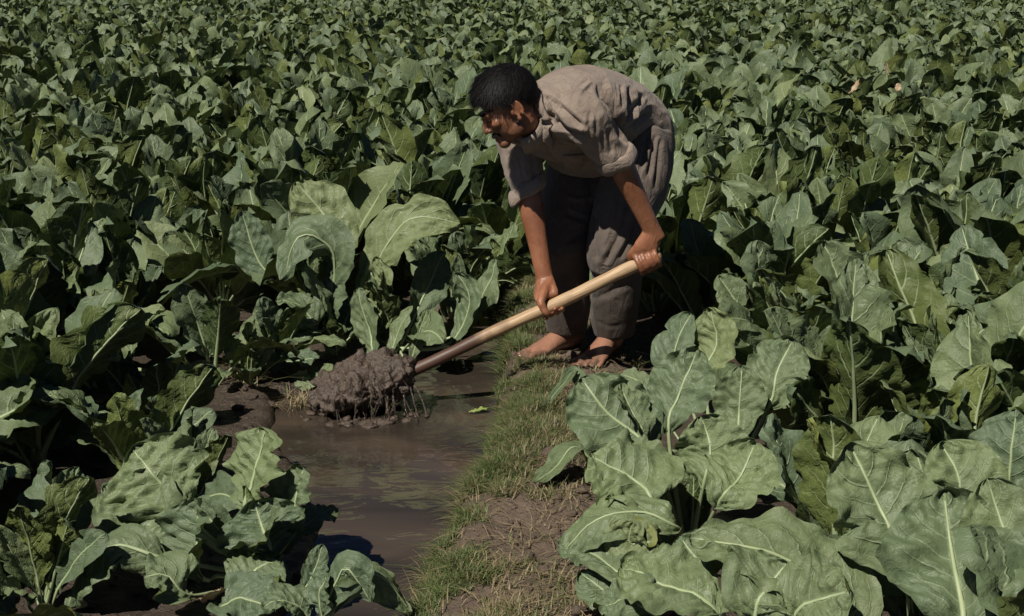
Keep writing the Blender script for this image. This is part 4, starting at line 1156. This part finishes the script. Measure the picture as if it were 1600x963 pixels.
# ------------------------------------------------------------------ mud heap on the blade
def mud_material():
    m = NT('wet_mud')
    o = m.coord('Object')
    n1 = m.noise(14.0, 5, o); n2 = m.noise(95.0, 5, o, 0.6)
    c = m.mix(n1, (0.050, 0.036, 0.027), (0.112, 0.083, 0.063))
    m.set(Base_Color=c, Roughness=m.ss(n2, 0.35, 0.65, 0.12, 0.52), Normal=m.bump(m.math('ADD', n2, n1), 0.8, 0.012))
    return m.m
MUD = mud_material()
def build_mud():
    root = link('mud_heap', None, label='dripping heap of wet brown mud lifted out of the ditch on the spade', cat='mud', loc=(-.49, 4.44, 0))
    inv = Matrix.Translation(-Vector(root.location))
    c = Vector((-.485, 4.46, .085))
    parts = [ellipsoid(c + Vector(o), (Vector((1, 0, 0)), UP, Vector((0, 1, 0))), r, 28, 20) for o, r in (
        ((0, 0, .0), (.135, .065, .11)), ((.09, -.01, .02), (.075, .060, .08)), ((-.08, -.02, -.025), (.10, .048, .09)), ((.06, .05, .055), (.06, .045, .06)), ((-.02, .02, .035), (.09, .042, .08)), ((.12, .03, .05), (.045, .05, .05)), ((-.13, .02, -.06), (.07, .035, .08)), ((-.05, .07, -.02), (.13, .05, .06)))]
    co, fc, ed = voxel_union(parts, 0.0048, 4, .5)
    n = normals_of(co, fc)
    r = fbm(co[:, 0] * 16, co[:, 1] * 16, co[:, 2] * 16, 4)
    r2 = np.abs(fbm(co[:, 0] * 34, co[:, 1] * 34, co[:, 2] * 34, 3))
    clod = np.abs(vnoise(co[:, 0] * 42 + 9, co[:, 1] * 42, co[:, 2] * 42))
    r3 = np.abs(fbm(co[:, 0] * 11 + 5, co[:, 1] * 11, co[:, 2] * 11, 2))
    co = co + n * (.030 * r - .030 * r2 + .022 * clod - .045 * r3 + .012)[:, None]
    under = smooth(.045, .02, co[:, 2]) * smooth(4.50, 4.36, co[:, 1])
    co[:, 2] += under * .012
    o = link('mud_lump', make_mesh('mud_lump', co, fc, [MUD]), root); o.matrix_parent_inverse = inv
    rs = random.Random(9)
    for k in range(10):                       # strings of mud running down into the water
        x = rs.uniform(-.60, -.33); y = 4.375 + rs.uniform(-.012, .02); zt = .055 + rs.uniform(-.01, .02)
        r0 = rs.choice([.0016, .002, .0026, .0045])
        v, f = tube([(x, y + .02, zt + .015), (x + rs.uniform(-.004, .004), y, zt * .6), (x + rs.uniform(-.008, .008), y - .004, zt * .25), (x + rs.uniform(-.01, .01), y - .006, -.006)], [r0 * 1.9, r0, r0 * .7, r0 * 1.6], 8, 3)
        o = link('drip', make_mesh('drip', v, f, [MUD]), root); o.matrix_parent_inverse = inv
    for k, (xa, xb) in enumerate(((-.345, -.318), (-.333, -.288), (-.360, -.352))):
        v, f = tube([(xa, 4.44, .10), (xa * .5 + xb * .5, 4.42, .085), (xb, 4.40, .035), (xb + .012, 4.39, -.006)], [.008, .0045, .003, .0055], 8, 4)
        o = link('drip', make_mesh('drip', v, f, [MUD]), root); o.matrix_parent_inverse = inv
    V, Fc = [], []                            # torn roots sticking out of the clod
    for k in range(46):
        a = rs.uniform(0, 6.28); x = -.49 + math.cos(a) * rs.uniform(.02, .15); y = 4.40 + rs.uniform(-.07, .02); z0 = rs.uniform(.04, .17)
        dx, dz = rs.uniform(-.03, .03), rs.uniform(-.05, .02)
        v, f = tube([(x, y + .03, z0), (x + dx * .5, y - .03, z0 + dz * .3 + .006), (x + dx, y - .055, z0 + dz), (x + dx * 1.2, y - .06, z0 + dz * 1.8)], [.0012, .0011, .0009, .0005], 5, 2)
        Fc += [tuple(i + len(V) for i in t) for t in f]; V += list(v)
    o = link('torn_roots', make_mesh('torn_roots', V, Fc, [MUD]), root, kind='stuff'); o.matrix_parent_inverse = inv
    V, Fc = [], []
    # loose mud at the water line
    for k in range(46):
        a = rs.uniform(0, 6.28); q = Vector((-.49 + math.cos(a) * rs.uniform(.10, .22), 4.42 + math.sin(a) * rs.uniform(.05, .12) - .01, rs.uniform(-.004, .006)))
        s = rs.uniform(.006, .022)
        v, f = ellipsoid(q, (Vector((1, 0, 0)), UP, Vector((0, 1, 0))), (s * rs.uniform(.8, 1.6), s * .5, s), 8, 6)
        v = v + .3 * s * np.stack([vnoise(v[:, 0] * 90, v[:, 1] * 90, i * 5.0) for i in range(3)], -1)
        Fc += [tuple(i + len(V) for i in t) for t in f]; V += list(v)
    o = link('mud_splash', make_mesh('mud_splash', V, Fc, [MUD]), root, kind='stuff'); o.matrix_parent_inverse = inv
build_mud()

# ------------------------------------------------------------------ clods on the banks
def build_clods():
    rs = random.Random(31); V, Fc, W = [], [], []
    def clod(x, y, s, z=None):
        z = float(ground_z(x, y)) if z is None else z
        v, f = ellipsoid((x, y, z + s * .25), (Vector((1, 0, 0)), UP, Vector((0, 1, 0))), (s * rs.uniform(.8, 1.4), s * rs.uniform(.45, .8), s), 8, 6)
        v = v + .45 * s * np.stack([vnoise(v[:, 0] * 60 + i * 9, v[:, 1] * 60, v[:, 2] * 60) for i in range(3)], -1)
        Fc.extend(tuple(i + len(V) for i in t) for t in f); V.extend(v)
    for k in range(520):
        y = rs.uniform(2.6, 5.0); x = rs.uniform(-.02, .45)
        if float(poly_sd(DITCH, np.array([x]), np.array([y]))[0]) > .07: clod(x, y, rs.choice([.004, .006, .008, .012, .018]) * rs.uniform(.7, 1.2))
    for k in range(260):
        y = rs.uniform(2.7, 5.1); x = rs.uniform(-1.3, -.45)
        d = float(poly_sd(DITCH, np.array([x]), np.array([y]))[0])
        if d > .015: clod(x, y, rs.choice([.005, .007, .01, .014, .018]) * rs.uniform(.7, 1.2))
    me = make_mesh('soil_clods', V, Fc, [SOIL])
    vcol(me, 'wet', [0.75 if v[0] < -.3 else .12 for v in V])
    link('soil_clods', me, label='loose clods of brown soil strewn on the banks of the ditch', cat='soil', kind='stuff')
build_clods()

# ------------------------------------------------------------------ grass on the bank
def grass_material():
    m = NT('grass')
    r = m.attr('rnd'); t = m.attr('dry')
    c = m.mix(r, (0.050, 0.085, 0.022), (0.125, 0.165, 0.050))
    c = m.mix(t, c, m.mix(r, (0.20, 0.150, 0.080), (0.36, 0.29, 0.175)))
    m.set(Base_Color=c, Roughness=0.6)
    tr = m.add('BsdfTranslucent'); m.put(tr.inputs['Color'], c)
    mx = m.add('MixShader'); mx.inputs[0].default_value = 0.2
    m.t.links.new(m.b.outputs[0], mx.inputs[1]); m.t.links.new(tr.outputs[0], mx.inputs[2]); m.t.links.new(mx.outputs[0], m.out.inputs['Surface'])
    return m.m
GRASS = grass_material()
def grass_mesh(name, x, y, L, lean, dry, rs, z=None, width=.0014):
    n = len(x)
    z = ground_z(x, y) - .004 if z is None else z
    a = rs.rand(n) * 6.283; dx, dy = np.cos(a), np.sin(a)
    k = 4
    V = np.zeros((n, k, 2, 3)); t = np.linspace(0, 1, k)
    for i in range(k):
        out = lean * L * t[i] ** 1.6; up = L * t[i] * (1 - .45 * lean * t[i])
        w = width * (1 - .9 * t[i]) * (.6 + 2.2 * rs.rand(n) ** 3)
        cx, cy, cz = x + dx * out, y + dy * out, z + up
        V[:, i, 0] = np.stack([cx - dy * w, cy + dx * w, cz], -1); V[:, i, 1] = np.stack([cx + dy * w, cy - dx * w, cz], -1)
    b = (np.arange(n) * k * 2)[:, None]
    q = np.array([[2 * i, 2 * i + 1, 2 * i + 3, 2 * i + 2] for i in range(k - 1)])
    Fc = (b[:, :, None] + q[None]).reshape(-1, 4)
    me = make_mesh(name, V.reshape(-1, 3), Fc, [GRASS])
    vcol(me, 'rnd', np.repeat(rs.rand(n), k * 2)); vcol(me, 'dry', np.repeat(dry, k * 2))
    return me
def build_grass():
    rs = np.random.RandomState(8)
    n = 800000
    y = rs.uniform(2.2, 8.5, n); x = rs.uniform(-.35, .62, n)
    sb = poly_sd(BANK, x, y); sd = poly_sd(DITCH, x, y)
    clump = fbm(x * 9, y * 9, 3.3, 3); patchy = fbm(x * 3.2, y * 3.2, 6.1, 3)
    edge = np.exp(-(np.maximum(sd - .14, 0) / .10) ** 2)
    dens = (edge * 1.0 + .55 * smooth(-.15, .2, patchy) * smooth(.32, .12, sd) + .12) * smooth(-.25, .25, clump) * (sb < .02) * (sd > .004)
    dens *= np.where(y > 5.2, .6, 1.0)
    feet = (np.hypot(x - .31, y - 4.74) < .13) | (np.hypot(x - .14, y - 4.81) < .11) | (np.hypot(x - .23, y - 4.87) < .08)
    dens *= np.where(feet, 0.0, 1)
    keep = rs.rand(n) < dens
    x, y, clump, sd = x[keep], y[keep], clump[keep], sd[keep]
    m = len(x)
    L = rs.uniform(.014, .050, m) * (1 + .95 * clump) * (1 + .35 * np.exp(-(sd / .05) ** 2))
    dry = (rs.rand(m) < .20 + .40 * smooth(.10, .22, sd) + .35 * smooth(.0, .4, fbm(x * 5, y * 5, 7.7, 3))).astype(float) * rs.uniform(.5, 1, m)
    me = grass_mesh('bank_grass', x, y, L, rs.uniform(.3, 1.5, m), dry, rs)
    link('bank_grass', me, label='short green and straw-coloured grass matted over the footbank', cat='grass', kind='stuff')
    # straw lying on the mud
    n = 5500
    y = rs.uniform(2.3, 5.2, n); x = rs.uniform(-.25, .5, n)
    k = (poly_sd(BANK, x, y) < .04) & (poly_sd(DITCH, x, y) > .05) & (rs.rand(n) < .7)
    x, y = x[k], y[k]; m = len(x)
    me = grass_mesh('dry_straw', x, y, rs.uniform(.02, .06, m), rs.uniform(1.7, 2.1, m), np.ones(m), rs, ground_z(x, y) + .003, .0011)
    link('dry_straw', me, label='dry straw lying flat on the footbank mud', cat='straw', kind='stuff')
    # wiry dead stems by the water and litter on the far bank
    x = np.concatenate([rs.normal(-.20, .022, 60), rs.normal(-.93, .045, 260), rs.normal(-.72, .03, 120)]); y = np.concatenate([rs.normal(3.12, .05, 60), rs.normal(4.72, .05, 260), rs.normal(4.52, .04, 120)])
    m = len(x)
    me = grass_mesh('dead_stems', x, y, rs.uniform(.03, .09, m), rs.uniform(.6, 1.9, m), np.where(rs.rand(m) < .85, 1.0, .2), rs, np.maximum(ground_z(x, y), 0) + .002, .0013)
    link('dead_stems', me, label='tufts of wiry dead stems and roots on the ditch edges', cat='litter', kind='stuff')
build_grass()

# ------------------------------------------------------------------ odd leaves
def plain_leaf_material(name, c1, c2):
    m = NT(name); o = m.coord('Object')
    m.set(Base_Color=m.mix(m.noise(30.0, 3, o), c1, c2), Roughness=.55)
    return m.m
def stray_leaf(name, label, cat, loc, rot, L, W, mat, seed, e1=.1):
    fr = arc_frames(L, .12, e1, 1.5, .1, .3)
    v, f, uv, rv, rf = sweep_leaf(*fr, W, seed, 14, 9, fold=(.2, .1), ruffle=.25, sp=.1)
    o = link(name, make_mesh('stray_leaf', v, f, [mat], uv), label=label, cat=cat, loc=loc)
    o.rotation_euler = rot
    r = link('stalk', make_mesh('stray_stalk', rv * np.array((1, 1, 1)), rf, [mat]), o)
YEL = plain_leaf_material('yellow_leaf', (0.34, 0.36, 0.05), (0.45, 0.36, 0.06))
LIME = plain_leaf_material('lime_leaf', (0.16, 0.22, 0.05), (0.26, 0.32, 0.09))
DEAD = plain_leaf_material('dead_leaf', (0.26, 0.16, 0.085), (0.40, 0.30, 0.19))
g = G(742, 645, .004); stray_leaf('fallen_leaf', 'small lime-green leaf floating on the water against the bank', 'leaf', (g.x - .02, g.y, .006), (0, 0, .1), .075, .035, LIME, 1)
g = P(412, 506, 4.9); stray_leaf('fallen_leaf', 'small bright yellow leaf lying on the trampled plant', 'leaf', g, (.3, -.4, 2.6), .045, .03, YEL, 2)
for (px, py, Y, r, lab) in ((1326, 146, 10.0, .2, 'curled pink-brown dead leaf caught on top of the crop'), (1390, 118, 11.2, 2.2, 'long twisted dead leaf caught on top of the crop'), (1400, 143, 10.2, 1.0, 'tiny pale dead leaf tip caught on top of the crop')):
    stray_leaf('dead_leaf', lab, 'leaf', P(px, py, Y), (.6, -.5, r), .13 if 'tiny' not in lab else .07, .05, DEAD, 3 + int(px), 1.2)
g = G(335, 945, .05); stray_leaf('dead_leaf', 'withered orange leaf under the low spreading plant at the pool corner', 'leaf', (g.x, g.y - .02, .075), (.5, -.3, -1.2), .09, .06, DEAD, 7, .6)
